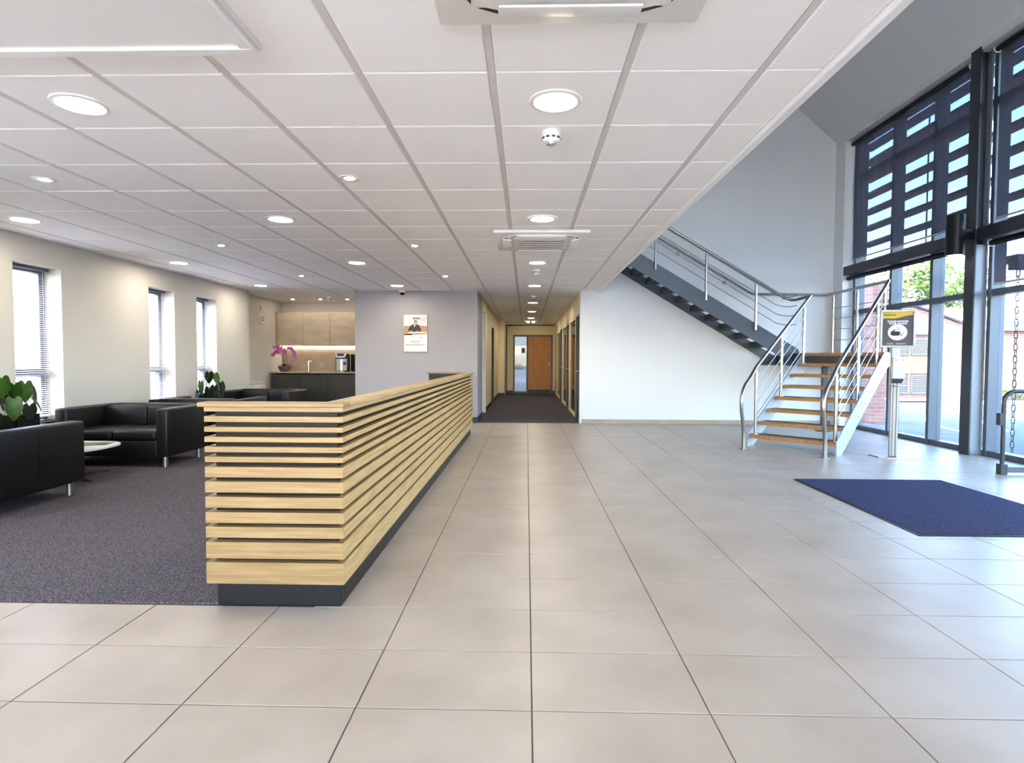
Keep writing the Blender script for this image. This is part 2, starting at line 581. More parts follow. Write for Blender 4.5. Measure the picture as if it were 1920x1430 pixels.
box(bm, 1.0, 1.15, YB + 0.15, 11.08, 0, CZ + 0.1)
struct('wall_stair', bm, 'white_paint', 'tall white wall behind the staircase', 'wall')
# kitchen alcove walls
bm = BM()
box(bm, -5.75, -5.55, YB, 13.25, 0, CZ + 0.1)
box(bm, -5.75, -3.1, 13.1, 13.25, 0, CZ + 0.1)
box(bm, -3.23, -3.1, YB + 0.13, 13.1, 0, CZ + 0.1)
box(bm, -5.75, XL - 0.28, YB - 0.15, YB, 0, CZ + 0.1)
struct('wall_kitchen', bm, 'cream_paint', 'cream walls of the kitchenette alcove', 'wall')
# front wall behind the camera, openings added for daylight, and the shell of the void
bm = BM()
box(bm, XL - 0.28, 5.98, YF - 0.2, YF, 0, 0.7)
box(bm, XL - 0.28, 5.98, YF - 0.2, YF, 2.25, 3.4)
for a, b in ((XL - 0.28, -5.0), (-1.7, -1.1), (0.9, 1.5), (2.6, 5.98)):
    box(bm, a, b, YF - 0.2, YF, 0.7, 2.25)
prism(bm, [(-0.2, 5.15), (5.98, 5.15), (5.98, 5.2), (0.0, 10.2), (-0.2, 10.2)], 1, YF - 0.2, YF)
for a, b in ((-0.2, 1.2), (2.4, 3.2), (4.4, 5.98)):       # upper openings added unseen to light the void and stair wall
    box(bm, a, b, YF - 0.2, YF, 3.4, 5.15)
box(bm, 1.2, 4.4, YF - 0.2, YF, 3.4, 3.8)
struct('wall_front', bm, 'white_paint', 'front wall of the lobby opposite the corridor', 'wall')
bm = BM(); box(bm, -0.2, 0.0, YF, YB, 3.3, 10.3)
struct('wall_upper', bm, 'white_paint', 'upper wall of the double-height void', 'wall')
bm = BM()
prism(bm, [(XR, 5.15), (0.0, 10.2), (0.0, 10.35), (XR + 0.45, 5.3), (XR + 0.45, HEAD), (XR, HEAD)], 1, YF, YB + 0.15)
struct('ceiling_void', bm, 'void_paint', 'sloping plaster ceiling rising above the tall glazing', 'ceiling')
bm = BM()
box(bm, XL - 0.28, 0.0, YF, 20.6, 3.25, 3.35)
struct('roof_slab', bm, 'void_paint', 'roof slab over the ground floor rooms', 'roof')
bm = BM(); box(bm, XR, 5.98, 10.58, YB, 0, HEAD); box(bm, XR, 5.98, YF, 2.48, 0, HEAD)
struct('wall_right', bm, 'white_paint', 'white wall return beside the tall glazing', 'wall')
# skirting of tile pieces under the stair wall
t = thing('baseboard_back', 'low skirting of beige tile pieces along the stair wall', 'baseboard', (1.0, YB, 0), kind='structure')
x = 0.04
while x < XR - 1.0:
    x1 = min(x + 0.598, XR - 1.0)
    bm = BM(); box(bm, x, x1, -0.012, 0.0, 0, 0.083, 0.002)
    obj('skirting_tile', bm, 'tile', t)
    x = x1 + 0.006

# ------------------------------------------------------------------ left windows with venetian blinds
WLAB = ['nearest the camera beside the sofa', 'between the other two', 'farthest from the camera, behind the leafy plant']
wn_i = 0
for i, (a, b) in enumerate(WIN):
    vis = i >= 2
    wn_i += 1
    nm = {2: 'nearest visible narrow grey-framed window, beside the bushy green plant', 3: 'middle narrow grey-framed window in the cream wall', 4: 'farthest narrow grey-framed window, next to the kitchenette end of the wall'}.get(i, ['narrow grey-framed window out of view nearest the front wall', 'narrow grey-framed window just out of view before the leafy plant'][min(i, 1)])
    t = thing('window_%d' % (i + 1), nm, 'window', (XL, a, SILL), kind='structure')
    W_, H_ = b - a, WHEAD - SILL
    X0, X1 = -0.265, -0.195
    for (y0, y1, z0, z1) in ((0, 0.06, 0, H_), (W_ - 0.075, W_, 0, H_), (0.06, W_ - 0.075, 0, 0.06), (0.06, W_ - 0.075, H_ - 0.06, H_), (0.06, W_ - 0.075, 0.49, 0.575)):
        bm = BM(); box(bm, X0, X1, y0, y1, z0, z1, 0.004)
        obj('frame', bm, 'frame_grey', t)
    for z0, z1 in ((0.06, 0.49), (0.575, H_ - 0.06)):
        bm = BM(); box(bm, -0.235, -0.229, 0.06, W_ - 0.075, z0, z1)
        obj('pane', bm, 'pane', t)
    bm = BM(); box(bm, -0.19, 0.05, -0.03 if vis else 0, W_ + 0.03 if vis else W_, -0.02, 0.0, 0.004)
    obj('sill', bm, 'black_gloss', t)
    if vis:
        bl = thing('venetian_blind', {2: 'white venetian blind in the window nearest the camera', 3: 'white venetian blind in the middle narrow window', 4: 'white venetian blind in the window behind the far plant'}[i], 'blind', (XL - 0.15, a + 0.01, WHEAD), group='venetian blinds of the left windows')
        bm = BM(); box(bm, -0.02, 0.02, 0, W_ - 0.02, -0.035, -0.002, 0.003)
        obj('head_rail', bm, 'frame_grey', bl)
        bm = BM()
        z = -0.06
        while z > -(H_ - 0.05):
            mt = Matrix.Translation((0, (W_ - 0.02) / 2, z)) @ Matrix.Rotation(math.radians(12), 4, 'Y')
            box(bm, -0.0125, 0.0125, -(W_ - 0.03) / 2, (W_ - 0.03) / 2, -0.0005, 0.0005, mtx=mt)
            z -= 0.0235
        tag(obj('slats', bm, 'blind_slat', bl), kind='stuff')
        bm = BM(); box(bm, -0.012, 0.012, 0, W_ - 0.02, -(H_ - 0.03), -(H_ - 0.045), 0.003)
        obj('bottom_rail', bm, 'white_plastic', bl)
        for yy in (0.08, W_ - 0.1):
            bm = BM(); tube(bm, [(0.015, yy, -0.03), (0.015, yy, -(H_ - 0.04))], 0.0015, 5)
            obj('cord', bm, 'white_plastic', bl)

# ------------------------------------------------------------------ tall glazing on the right
t = thing('window_8', 'tall grey-framed glazed facade on the right with transoms and mullions', 'window', (0, 0, 0), kind='structure')
MY = [10.5, 9.47, 8.53, 7.47, 6.5, 5.5, 4.5, 3.5, 2.5]
def fr(name, x0, x1, y0, y1, z0, z1, m='frame_grey', bev=0.004):
    bm = BM(); box(bm, x0, x1, y0, y1, z0, z1, bev)
    return obj(name, bm, m, t)
for y in MY:
    fr('mullion', 5.79, 5.97, y - 0.03, y + 0.03, 0, HEAD)
for z0, z1, nm in ((0.0, 0.07, 'base_rail'), (2.02, 2.095, 'transom'), (2.70, 2.84, 'spandrel'), (4.36, 4.46, 'transom'), (HEAD - 0.06, HEAD, 'head_rail')):
    for y1, y0 in zip(MY[:-1], MY[1:]):
        fr(nm, 5.80, 5.95, y0 + 0.03, y1 - 0.03, z0, z1)
for z0, z1 in ((0.07, 2.02), (2.095, 2.70), (2.84, 4.36), (4.46, HEAD - 0.06)):
    for y1, y0 in zip(MY[:-1], MY[1:]):
        fr('pane', 5.905, 5.913, y0 + 0.03, y1 - 0.03, z0, z1, 'solar_pane', 0)
# fins outside the upper glazing
for i, z in enumerate((3.03, 3.34, 3.64, 3.94, 4.24, 4.54, 4.84, 5.12)):
    bm = BM(); box(bm, 6.22, 6.44, 2.4, 11.2, z - 0.025, z + 0.025, 0.006)
    obj('sun_fin', bm, 'dark_frame', t)
for y in (11.1, 9.47, 7.47, 5.5, 3.5):
    bm = BM(); tube(bm, [(6.33, y, 2.95), (6.33, y, 5.15)], 0.012, 8)
    obj('fin_rod', bm, 'dark_frame', t)

# steel columns of the facade
def column(y, label):
    c = thing('steel_column', label, 'column', (5.74, y, 0), group='facade columns')
    bm = BM(); box(bm, -0.115, -0.095, -0.085, 0.085, 0, 5.1, 0.003)
    obj('flange', bm, 'dark_frame', c)
    bm = BM(); box(bm, 0.03, 0.05, -0.085, 0.085, 0, 5.1, 0.003)
    obj('flange', bm, 'column_grey', c)
    bm = BM(); box(bm, -0.095, 0.03, -0.07, 0.07, 0, 2.66, 0.002)
    obj('web_casing', bm, 'column_grey', c)
    bm = BM(); box(bm, -0.095, 0.03, -0.012, 0.012, 2.66, 5.1)
    obj('web', bm, 'dark_frame', c)
    return c
column(7.59, 'grey steel column between the two tall window bays')
# mid beams
for (y0, y1, lab) in ((7.69, 10.80, 'dark grey steel beam across the tall glazing above the landing'), (2.49, 7.49, 'dark grey steel beam across the tall glazing at the right edge')):
    bm = BM()
    box(bm, 5.64, 5.66, y0, y1, 2.71, 2.86)
    box(bm, 5.66, 5.79, y0, y1, 2.84, 2.86)
    box(bm, 5.66, 5.79, y0, y1, 2.71, 2.73)
    tag(obj('steel_beam', bm, 'dark_frame'), lab, 'beam')
# roller blinds
def roller(y0, y1, ztop, zbot, label):
    b = thing('roller_blind', label, 'blind', (5.73, y0, ztop), group='roller blinds of the tall glazing')
    L = y1 - y0
    bm = BM(); tube(bm, [(0, 0, 0), (0, L, 0)], 0.035, 16)
    obj('roller_tube', bm, 'black_satin', b, True)
    for yy in (-0.012, L):
        bm = BM(); tube(bm, [(0, yy, 0), (0, yy + 0.012, 0)], 0.045, 16)
        obj('end_cap', bm, 'white_plastic', b, True)
    if zbot < ztop - 0.1:
        bm = BM()
        nx, nz = int(L / 0.06), 24
        vs = [[bm.verts.new((0.03 + 0.004 * math.sin(j * 0.9) * (1 - k / nz) + 0.003 * math.sin(j * 2.3 + k * 0.2), 0.015 + (L - 0.03) * j / nx, (zbot - ztop) * k / nz)) for k in range(nz + 1)] for j in range(nx + 1)]
        for j in range(nx):
            for k in range(nz):
                bm.faces.new((vs[j][k], vs[j + 1][k], vs[j + 1][k + 1], vs[j][k + 1]))
        obj('fabric', bm, 'screen_fabric', b, True)
        bm = BM(); box(bm, 0.022, 0.038, 0.01, L - 0.01, zbot - ztop - 0.025, zbot - ztop, 0.004)
        obj('bottom_bar', bm, 'socket', b)
    return b
roller(7.80, 10.53, HEAD - 0.06, 2.99, 'dark screen roller blind drawn down over the upper glazing left of the column')
roller(4.65, 7.38, HEAD - 0.06, 2.96, 'dark screen roller blind over the upper glazing right of the column')
roller(7.70, 10.60, 2.655, 2.64, 'rolled-up black blind under the beam above the landing')
roller(4.65, 7.38, 2.655, 2.16, 'short dark roller blind half lowered beneath the beam right of the column')

# cylindrical up and down light on the column
t = thing('wall_light', 'black cylinder wall light bracketed to the steel column', 'light', (5.42, 7.56, 2.53))
bm = BM(); lathe(bm, [(0.0, 0.02), (0.086, 0.02), (0.092, 0.0), (0.105, 0.0), (0.105, 0.5), (0.092, 0.5), (0.088, 0.47), (0.0, 0.47)], n=32)
obj('housing', bm, 'black_satin', t, True)
bm = BM(); box(bm, 0.09, 0.20, -0.04, 0.04, 0.20, 0.33, 0.006)
obj('bracket', bm, 'black_satin', t)
bm = BM(); cyl(bm, (0, 0), 0.08, 0.008, 0.018, 24)
obj('lens', bm, 'lamp_led', t)

# ------------------------------------------------------------------ reception desk
t = thing('reception_desk', 'long reception desk clad in horizontal pale oak slats over black', 'desk', (-0.90, 2.75, 0))
OX, OY = -0.90, 2.75
def dk(name, x0, x1, y0, y1, z0, z1, m, bev=0.002, par=None):
    bm = BM(); box(bm, x0 - OX, x1 - OX, y0 - OY, y1 - OY, z0, z1, bev)
    return obj(name, bm, m, par or t)
YE = 9.25
SL = [(0.966, 0.944), (0.922, 0.895), (0.872, 0.848), (0.825, 0.8), (0.778, 0.752), (0.731, 0.705), (0.683, 0.633), (0.614, 0.561), (0.54, 0.488), (0.468, 0.415), (0.398, 0.345), (0.325, 0.246), (0.228, 0.125)]
# carcass panels: front, side and far return
dk('front_panel', -1.485, -0.895, 2.735, 2.775, 0.108, 0.966, 'black_gloss')
dk('side_panel', -0.935, -0.895, 2.775, YE - 0.04, 0.11, 0.966, 'black_gloss')
dk('return_panel', -1.55, -0.895, YE - 0.04, YE, 0.11, 0.966, 'black_gloss')
dk('plinth', -1.49, -0.888, 2.742, 2.80, 0.0, 0.11, 'black_satin')
dk('plinth', -0.93, -0.888, 2.80, YE - 0.02, 0.0, 0.11, 'black_satin')
dk('plinth', -1.55, -0.93, YE - 0.06, YE - 0.02, 0.006, 0.11, 'black_satin')
def slat(z0, z1, side):
    d = 0.045
    bm = BM()
    if side == 'front':   # mitred at the right corner
        prism(bm, [(-1.515 - OX, 2.69 - OY), (-0.857 - OX, 2.69 - OY), (-0.895 - OX, 2.735 - OY), (-1.515 - OX, 2.735 - OY)], 2, z0, z1)
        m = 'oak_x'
    elif side == 'side':
        prism(bm, [(-0.857 - OX, 2.691 - OY), (-0.857 - OX, YE + 0.04 - OY), (-0.895 - OX, YE + 0.04 - OY), (-0.895 - OX, 2.736 - OY)], 2, z0, z1)
        m = 'oak_y'
    else:
        prism(bm, [(-1.515 - OX, 2.736 - OY), (-1.485 - OX, 2.736 - OY), (-1.485 - OX, 2.80 - OY), (-1.515 - OX, 2.80 - OY)], 2, z0, z1)
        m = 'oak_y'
    bmesh.ops.bevel(bm, geom=bm.edges[:], offset=0.0012, segments=1, affect='EDGES')
    obj('slat', bm, m, t)
for z1, z0 in SL:
    slat(z0, z1, 'front'); slat(z0, z1, 'side'); slat(z0, z1, 'left')
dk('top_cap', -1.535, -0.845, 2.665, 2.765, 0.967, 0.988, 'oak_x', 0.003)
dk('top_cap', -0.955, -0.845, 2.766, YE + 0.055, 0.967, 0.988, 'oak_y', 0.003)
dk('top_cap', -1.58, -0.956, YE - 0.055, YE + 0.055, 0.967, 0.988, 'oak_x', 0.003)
dk('worktop', -1.50, -0.936, 2.80, YE - 0.045, 0.72, 0.745, 'oak_y', 0.003)
for y in (2.9, 4.9, 6.9, 8.9):
    dk('support', -1.47, -0.95, y, y + 0.03, 0.006, 0.72, 'black_satin')

# ------------------------------------------------------------------ sofas
def make_sofa(label):
    s = thing('sofa', label, 'sofa', group='low black leather sofas')
    Wd, D, H = 1.25, 0.80, 0.655
    w2 = Wd / 2
    def part(name, x0, x1, y0, y1, z0, z1, bev=0.03, seg=3, m='leather'):
        bm = BM(); box(bm, x0, x1, y0, y1, z0, z1, bev, seg)
        return obj(name, bm, m, s, True)
    # faces -Y; y from 0 (front) to D (back)
    for sx in (-1, 1):
        a0, a1 = (-w2, -w2 + 0.135) if sx < 0 else (w2 - 0.135, w2)
        a = part('arm', a0, a1, 0.0, D, 0.12, H - 0.01, 0.022)
        bm = BM(); xo = (a1 + 0.0006) if sx > 0 else (a0 - 0.0006)
        box(bm, xo - 0.0008, xo + 0.0008, 0.42, 0.424, 0.14, H - 0.04)
        obj('seam', bm, 'black_satin', a)
    part('backrest', -w2 + 0.13, w2 - 0.13, D - 0.17, D - 0.002, 0.12, H, 0.025)
    part('base', -w2 + 0.13, w2 - 0.13, 0.012, D - 0.16, 0.12, 0.30, 0.02)
    for sx in (-1, 1):
        c = part('seat_cushion', -0.492 if sx < 0 else 0.003, -0.003 if sx < 0 else 0.492, 0.004, D - 0.172, 0.295, 0.41, 0.035)
        part('back_cushion', -0.49 if sx < 0 else 0.003, -0.003 if sx < 0 else 0.49, D - 0.20, D - 0.165, 0.405, H - 0.03, 0.015)
    for x in (-w2 + 0.075, w2 - 0.075):
        for y in (0.075, D - 0.075):
            bm = BM(); cyl(bm, (x, y), 0.027, 0.006, 0.125, 20)
            obj('leg', bm, 'brushed', s, True)
    return s
s2 = make_sofa('black leather two-seat sofa facing the camera behind the white coffee table')
s2.location = (-4.50, 6.17, 0)
dup(s2, (-4.50, 5.0, 0), PI, 'black leather sofa at the left edge with its side towards the desk').scale = (1, 1.16, 1)
dup(s2, (-4.42, 8.42, 0), PI, 'black leather sofa seen mostly from behind, just past the two-seat sofa')
dup(s2, (-4.58, 9.60, 0), 0, 'farthest black leather sofa in front of the kitchenette')

# coffee table
t = thing('coffee_table', 'low white oval coffee table with chrome star base between sofas', 'table', (-4.53, 5.57, 0.006))
bm = BM()
N = 56
sg = lambda v, e: math.copysign(abs(v) ** e, v)
top = [(0.43 * sg(math.cos(2 * PI * k / N), 0.62), 0.37 * sg(math.sin(2 * PI * k / N), 0.62)) for k in range(N)]
prism(bm, top, 2, 0.302, 0.324)
bmesh.ops.bevel(bm, geom=[e for e in bm.edges if abs(e.verts[0].co.z - e.verts[1].co.z) < 1e-5], offset=0.005, segments=2, affect='EDGES')
obj('table_top', bm, 'white_top', t, True)
bm = BM(); lathe(bm, [(0.0, 0.02), (0.035, 0.02), (0.03, 0.05), (0.03, 0.27), (0.12, 0.299), (0.0, 0.302)], n=24)
obj('pedestal', bm, 'chrome', t, True)
for k in range(4):
    a = PI / 4 + k * PI / 2
    bm = BM(); prism(bm, [(0.0, -0.03), (0.42, -0.018), (0.43, 0.0), (0.42, 0.018), (0.0, 0.03)], 2, 0.0, 0.016)
    bmesh.ops.transform(bm, matrix=Matrix.Rotation(a + 0.38, 4, 'Z'), verts=bm.verts[:])
    obj('foot', bm, 'chrome', t)
# side table in the corner
t = thing('side_table', 'low glossy black side table against the wall under the potted plant', 'table', (-5.105, 5.76, 0.006))
bm = BM(); box(bm, -0.13, 0.13, -0.34, 0.34, 0.455, 0.485, 0.004)
obj('table_top', bm, 'black_satin', t)
for x in (-0.105, 0.105):
    for y in (-0.31, 0.31):
        bm = BM(); box(bm, x - 0.02, x + 0.02, y - 0.02, y + 0.02, 0.0, 0.455, 0.003)
        obj('leg', bm, 'black_satin', t)
# magazines
for i, (x, y, r, lab, m) in enumerate(((-4.30, 5.66, 0.25, 'magazine with dark cover near the corner of the coffee table', 'paper_dark'), (-4.56, 5.46, -0.15, 'magazine with green cover lying on the coffee table behind the sofa', 'paper_green'))):
    g = thing('magazine', lab, 'magazine', (x, y, 0.3302), r, group='magazines on the coffee table')
    bm = BM(); box(bm, -0.145, 0.145, -0.10, 0.10, 0.0, 0.008)
    obj('pages', bm, 'paper_white', g)
    bm = BM(); box(bm, -0.146, 0.146, -0.101, 0.101, 0.008, 0.010)
    obj('cover', bm, m, g)
    bm = BM(); box(bm, -0.10, 0.02, -0.06, 0.05, 0.010, 0.0105)
    obj('picture', bm, 'paper_green' if i == 0 else 'paper_white', g)

# ------------------------------------------------------------------ leafy plants on the sills
def heart_leaf(bm, Lh, Wh, curl):
    """leaf blade in local XY, base at origin, tip at +Y"""
    half = [(0.0, 0.0), (0.25, -0.15), (0.50, -0.20), (0.76, -0.13), (0.94, 0.06), (1.0, 0.26), (0.94, 0.45), (0.76, 0.63), (0.52, 0.79), (0.26, 0.92), (0.0, 1.0)]
    out = [(hw * Wh * 0.62, hy * Lh, k / 10) for k, (hw, hy) in enumerate(half)]
    mid, lft, rgt = [], [], []
    for wv, y, t_ in out:
        zc = -curl * t_ * t_ * Lh
        ym = Lh * t_
        mid.append(bm.verts.new((0, ym, zc - 0.004)))
        if wv < 1e-6:
            lft.append(mid[-1]); rgt.append(mid[-1])
        else:
            lft.append(bm.verts.new((-wv, y, zc + 0.18 * wv))); rgt.append(bm.verts.new((wv, y, zc + 0.18 * wv)))
    for i in range(10):
        for sd in (rgt, lft):
            f4 = [mid[i]]
            for q in (sd[i], sd[i + 1], mid[i + 1]):
                if q not in f4:
                    f4.append(q)
            bm.faces.new(f4 if sd is rgt else f4[::-1])
    bmesh.ops.solidify(bm, geom=bm.faces[:], thickness=0.0012)
    return bm
def plant(label, loc, leaves, boxdim, name='potted_plant'):
    t = thing(name, label, 'plant', loc)
    bx, by, bz = boxdim
    bm = BM()
    box(bm, -bx, bx, -by, -by + 0.008, 0, bz); box(bm, -bx, bx, by - 0.008, by, 0, bz)
    box(bm, -bx, -bx + 0.008, -by, by, 0, bz); box(bm, bx - 0.008, bx, -by, by, 0, bz)
    box(bm, -bx, bx, -by, by, 0, 0.006)
    obj('planter', bm, 'black_satin', t)
    bm = BM(); box(bm, -bx + 0.008, bx - 0.008, -by + 0.008, by - 0.008, 0.006, bz - 0.015)
    obj('soil', bm, 'soil', t)
    for (x, y, z, L, W, az, pit, m) in leaves:
        # leaf base at (x,y,z); pitch: tip direction up(+) or down(-)
        bm = BM(); heart_leaf(bm, L, W, 0.25)
        mt = Matrix.Translation((x, y, z)) @ Matrix.Rotation(az, 4, 'Z') @ Matrix.Rotation(pit, 4, 'X')
        bmesh.ops.transform(bm, matrix=mt, verts=bm.verts[:])
        lf = obj('leaf', bm, m, t, True)
        bm = BM()
        tube(bm, smooth_path([(x * 0.12, y * 0.25, bz - 0.02), (x * 0.45, y * 0.6, bz + (z - bz) * 0.6), (x, y, z)], 5), 0.0035, 6)
        obj('stalk', bm, 'stem', t, True)
    return t
# az = direction the tip points (0 = +Y); facing the camera side means blades hang with pitch < 0
D = math.radians
plant('bushy green heart-leaved plant in black planter beside the nearest window', (-5.10, 5.72, 0.492), [
    (0.10, -0.30, 0.50, 0.19, 0.105, D(-135), D(-95), 'leaf'),
    (0.04, -0.10, 0.43, 0.16, 0.10, D(-150), D(-100), 'leaf'),
    (0.08, -0.02, 0.44, 0.19, 0.105, D(-130), D(-85), 'leaf'),
    (0.14, -0.22, 0.29, 0.20, 0.115, D(-140), D(-80), 'leaf'),
    (0.03, -0.22, 0.32, 0.14, 0.08, D(150), D(-80), 'leaf_dark'),
    (0.06, 0.08, 0.29, 0.16, 0.09, D(-60), D(-50), 'leaf_dark'),
    (0.02, 0.14, 0.38, 0.19, 0.09, D(-70), D(-75), 'leaf_dark'),
    (0.12, -0.02, 0.22, 0.15, 0.10, D(-120), D(-85), 'leaf_dark'),
    (0.10, -0.40, 0.30, 0.16, 0.09, D(170), D(-60), 'leaf'),
    (0.16, -0.42, 0.16, 0.12, 0.08, D(-170), D(-80), 'leaf_dark'),
    (0.00, -0.14, 0.35, 0.14, 0.08, D(-160), D(-90), 'leaf_dark')], (0.085, 0.14, 0.13))
plant('dark heart-leaved plant in black planter between the far sofas', (-5.10, 9.10, 0.502), [
    (0.06, 0.02, 0.46, 0.17, 0.10, D(-140), D(-90), 'leaf_dark'),
    (0.08, 0.16, 0.44, 0.18, 0.10, D(-120), D(-60), 'leaf'),
    (0.06, -0.22, 0.32, 0.20, 0.07, D(-170), D(-85), 'leaf'),
    (0.05, -0.28, 0.20, 0.15, 0.06, D(175), D(-65), 'leaf_dark'),
    (0.10, 0.30, 0.29, 0.20, 0.11, D(-110), D(-70), 'leaf_dark'),
    (0.10, 0.10, 0.24, 0.20, 0.10, D(-130), D(-90), 'leaf_dark'),
    (0.12, -0.10, 0.22, 0.20, 0.10, D(-150), D(-90), 'leaf_dark'),
    (0.10, 0.26, 0.16, 0.18, 0.10, D(-120), D(-80), 'leaf_dark'),
    (0.14, 0.02, 0.16, 0.17, 0.10, D(-140), D(-80), 'leaf_dark'),
    (0.04, 0.40, 0.26, 0.17, 0.09, D(-80), D(-60), 'leaf_dark')], (0.085, 0.13, 0.13))

# ------------------------------------------------------------------ ceiling lights
def downlight(x, y, label):
    t = thing('downlight', label, 'light', (x, y, CZ), group='large round ceiling downlights')
    bm = BM(); lathe(bm, [(0.100, 0.004), (0.100, -0.003), (0.108, -0.009), (0.128, -0.006), (0.131, 0.0)], n=40)
    obj('ring', bm, 'gloss_white', t, True)
    bm = BM(); cyl(bm, (0, 0), 0.1005, -0.003, 0.001, 40)
    obj('diffuser', bm, 'lamp_warm', t)
    return t
cx = 0.138
DL = [((cx, 2.94), 'round downlight nearest the camera above the tiled walkway'), ((cx, 5.34), 'round downlight just before the far ceiling air unit'),
      ((cx, 7.74), 'round downlight just behind the far ceiling air unit'), ((cx, 10.14), 'round downlight above the end of the tiled floor'),
      ((cx, 13.14), 'first round downlight inside the corridor'), ((cx, 15.54), 'middle round downlight inside the corridor'), ((cx, 17.94), 'last round downlight in the corridor'),
      ((-2.262, 2.94), 'round downlight beside the dropped white ceiling panel'), ((-2.262, 5.34), 'second round downlight over the lounge side of the desk'),
      ((-2.262, 7.74), 'third round downlight over the lounge side of the desk'), ((-2.262, 10.14), 'round downlight close to the dome camera'),
      ((-4.662, 5.34), 'round downlight near the left wall closest to the camera'), ((-4.662, 7.74), 'round downlight near the left wall above the middle window'),
      ((-4.662, 10.14), 'round downlight near the left wall just before the kitchenette')]
DLO = downlight(DL[0][0][0], DL[0][0][1], DL[0][1])
for (x, y), lab in DL[1:]:
    dup(DLO, (x, y, CZ), 0, lab)
def spot(x, y, label, r=0.055):
    t = thing('spotlight', label, 'light', (x, y, CZ), group='small recessed spotlights')
    bm = BM(); lathe(bm, [(0.03, 0.004), (0.032, -0.002), (r - 0.006, -0.006), (r, -0.003), (r + 0.001, 0.0)], n=28)
    obj('ring', bm, 'white_plastic', t, True)
    bm = BM(); cyl(bm, (0, 0), 0.027, -0.006, 0.003, 20)
    obj('lamp', bm, 'lamp_spot', t)
    return t
SP = [((-3.47, 4.15), 'small spotlight nearest the left edge of the ceiling'), ((-1.26, 4.15), 'small spotlight nearest the camera above the desk'),
      ((-3.47, 6.57), 'small spotlight in the middle of the lounge ceiling'), ((-1.27, 6.6), 'middle small spotlight above the desk'),
      ((-3.48, 8.96), 'farthest small spotlight over the lounge'), ((-1.26, 9.0), 'farthest small spotlight above the desk end'),
      ((-5.03, 12.45), 'left spotlight over the kitchenette'), ((-4.43, 12.45), 'middle spotlight over the kitchenette'), ((-3.85, 12.45), 'right spotlight over the kitchenette')]
SPO = spot(SP[0][0][0], SP[0][0][1], SP[0][1], 0.075)
for (x, y), lab in SP[1:]:
    dup(SPO, (x, y, CZ), 0, lab)
def smoke(x, y, label):
    t = thing('smoke_detector', label, 'detector', (x, y, CZ), group='smoke detectors')
    bm = BM(); lathe(bm, [(0.0, 0.0), (0.052, 0.0), (0.052, -0.016), (0.049, -0.02), (0.049, -0.032), (0.052, -0.034), (0.050, -0.05), (0.034, -0.062), (0.0, -0.064)], n=32)
    obj('body', bm, 'white_plastic', t, True)
    for k in range(10):
        a = 2 * PI * k / 10 + 0.2
        bm = BM(); box(bm, -0.010, 0.010, -0.002, 0.002, -0.046, -0.035, mtx=Matrix.Rotation(a, 4, 'Z') @ Matrix.Translation((0, 0.0505, 0)))
        obj('vent', bm, 'dark_plastic', t)
    bm = BM(); lathe(bm, [(0.028, -0.062), (0.026, -0.072), (0.0, -0.078)], n=20)
    obj('lens', bm, 'chrome', t, True)
    return t
SMO = smoke(0.134, 3.33, 'white smoke detector nearest the camera, below the first downlight')
dup(SMO, (0.138, 8.34, CZ), 0, 'white smoke detector beyond the far ceiling air unit')
dup(SMO, (0.144, 11.75, CZ), 0, 'white smoke detector at the mouth of the corridor')
dup(SMO, (-4.07, 11.95, CZ), 0, 'white smoke detector on the kitchenette ceiling')

# ceiling cassette units
def cassette(y, label):
    t = thing('air_conditioner', label, 'air conditioner', (0.148, y, CZ), group='ceiling air conditioning cassettes')
    h = 0.48
    bm = BM(); box(bm, -h, h, -h, h, -0.028, 0.003, 0.010, 2)
    obj('panel', bm, 'white_plastic', t, True)
    bm = BM(); N = 48
    pts = []
    for k in range(N):
        a = 2 * PI * k / N
        c, s_ = math.cos(a), math.sin(a)
        q = 0.40 / (abs(c) ** 4 + abs(s_) ** 4) ** 0.25
        pts.append((q * c, q * s_))
    prism(bm, pts, 2, -0.040, -0.026)
    bmesh.ops.bevel(bm, geom=[e for e in bm.edges if all(v.co.z < -0.039 for v in e.verts)], offset=0.008, segments=2, affect='EDGES')
    obj('fascia', bm, 'white_plastic', t, True)
    for k in range(4):
        R_ = Matrix.Rotation(k * PI / 2, 4, 'Z')
        bm = BM(); box(bm, -0.25, 0.25, -0.045, 0.045, -0.005, 0.005, 0.004, 2, mtx=R_ @ Matrix.Translation((0, 0.355, -0.048)) @ Matrix.Rotation(0.18, 4, 'X'))
        obj('flap', bm, 'gloss_white', t, True)
        for sx in (-1, 1):
            bm = BM(); prism(bm, [(sx * 0.255, 0.362), (sx * 0.30, 0.345), (sx * 0.325, 0.348), (sx * 0.255, 0.382)], 2, -0.0412, -0.039)
            bmesh.ops.transform(bm, matrix=R_, verts=bm.verts[:])
            obj('slot', bm, 'dark_plastic', t)
    bm = BM(); box(bm, -0.285, 0.285, -0.285, 0.285, -0.047, -0.038, 0.003)
    obj('grille_frame', bm, 'gloss_white', t)
    bm = BM(); box(bm, -0.235, 0.235, -0.235, 0.235, -0.0485, -0.047)
    obj('grille_back', bm, 'dark_plastic', t)
    bm = BM()
    for k in range(5):
        yy = -0.235 + 0.47 * k / 4
        box(bm, -0.235, 0.235, yy - 0.008, yy + 0.008, -0.056, -0.0485)
    for k in range(33):
        xx = -0.235 + 0.47 * k / 32
        box(bm, xx - 0.0028, xx + 0.0028, -0.235, 0.235, -0.054, -0.0485)
    tag(obj('grille', bm, 'white_plastic', t), kind='stuff')
    return t
c1 = cassette(6.285, 'white square ceiling air conditioning unit with visible grille')
dup(c1, (0.148, 1.755, CZ), 0, 'white ceiling air conditioning unit cut off by the top edge')

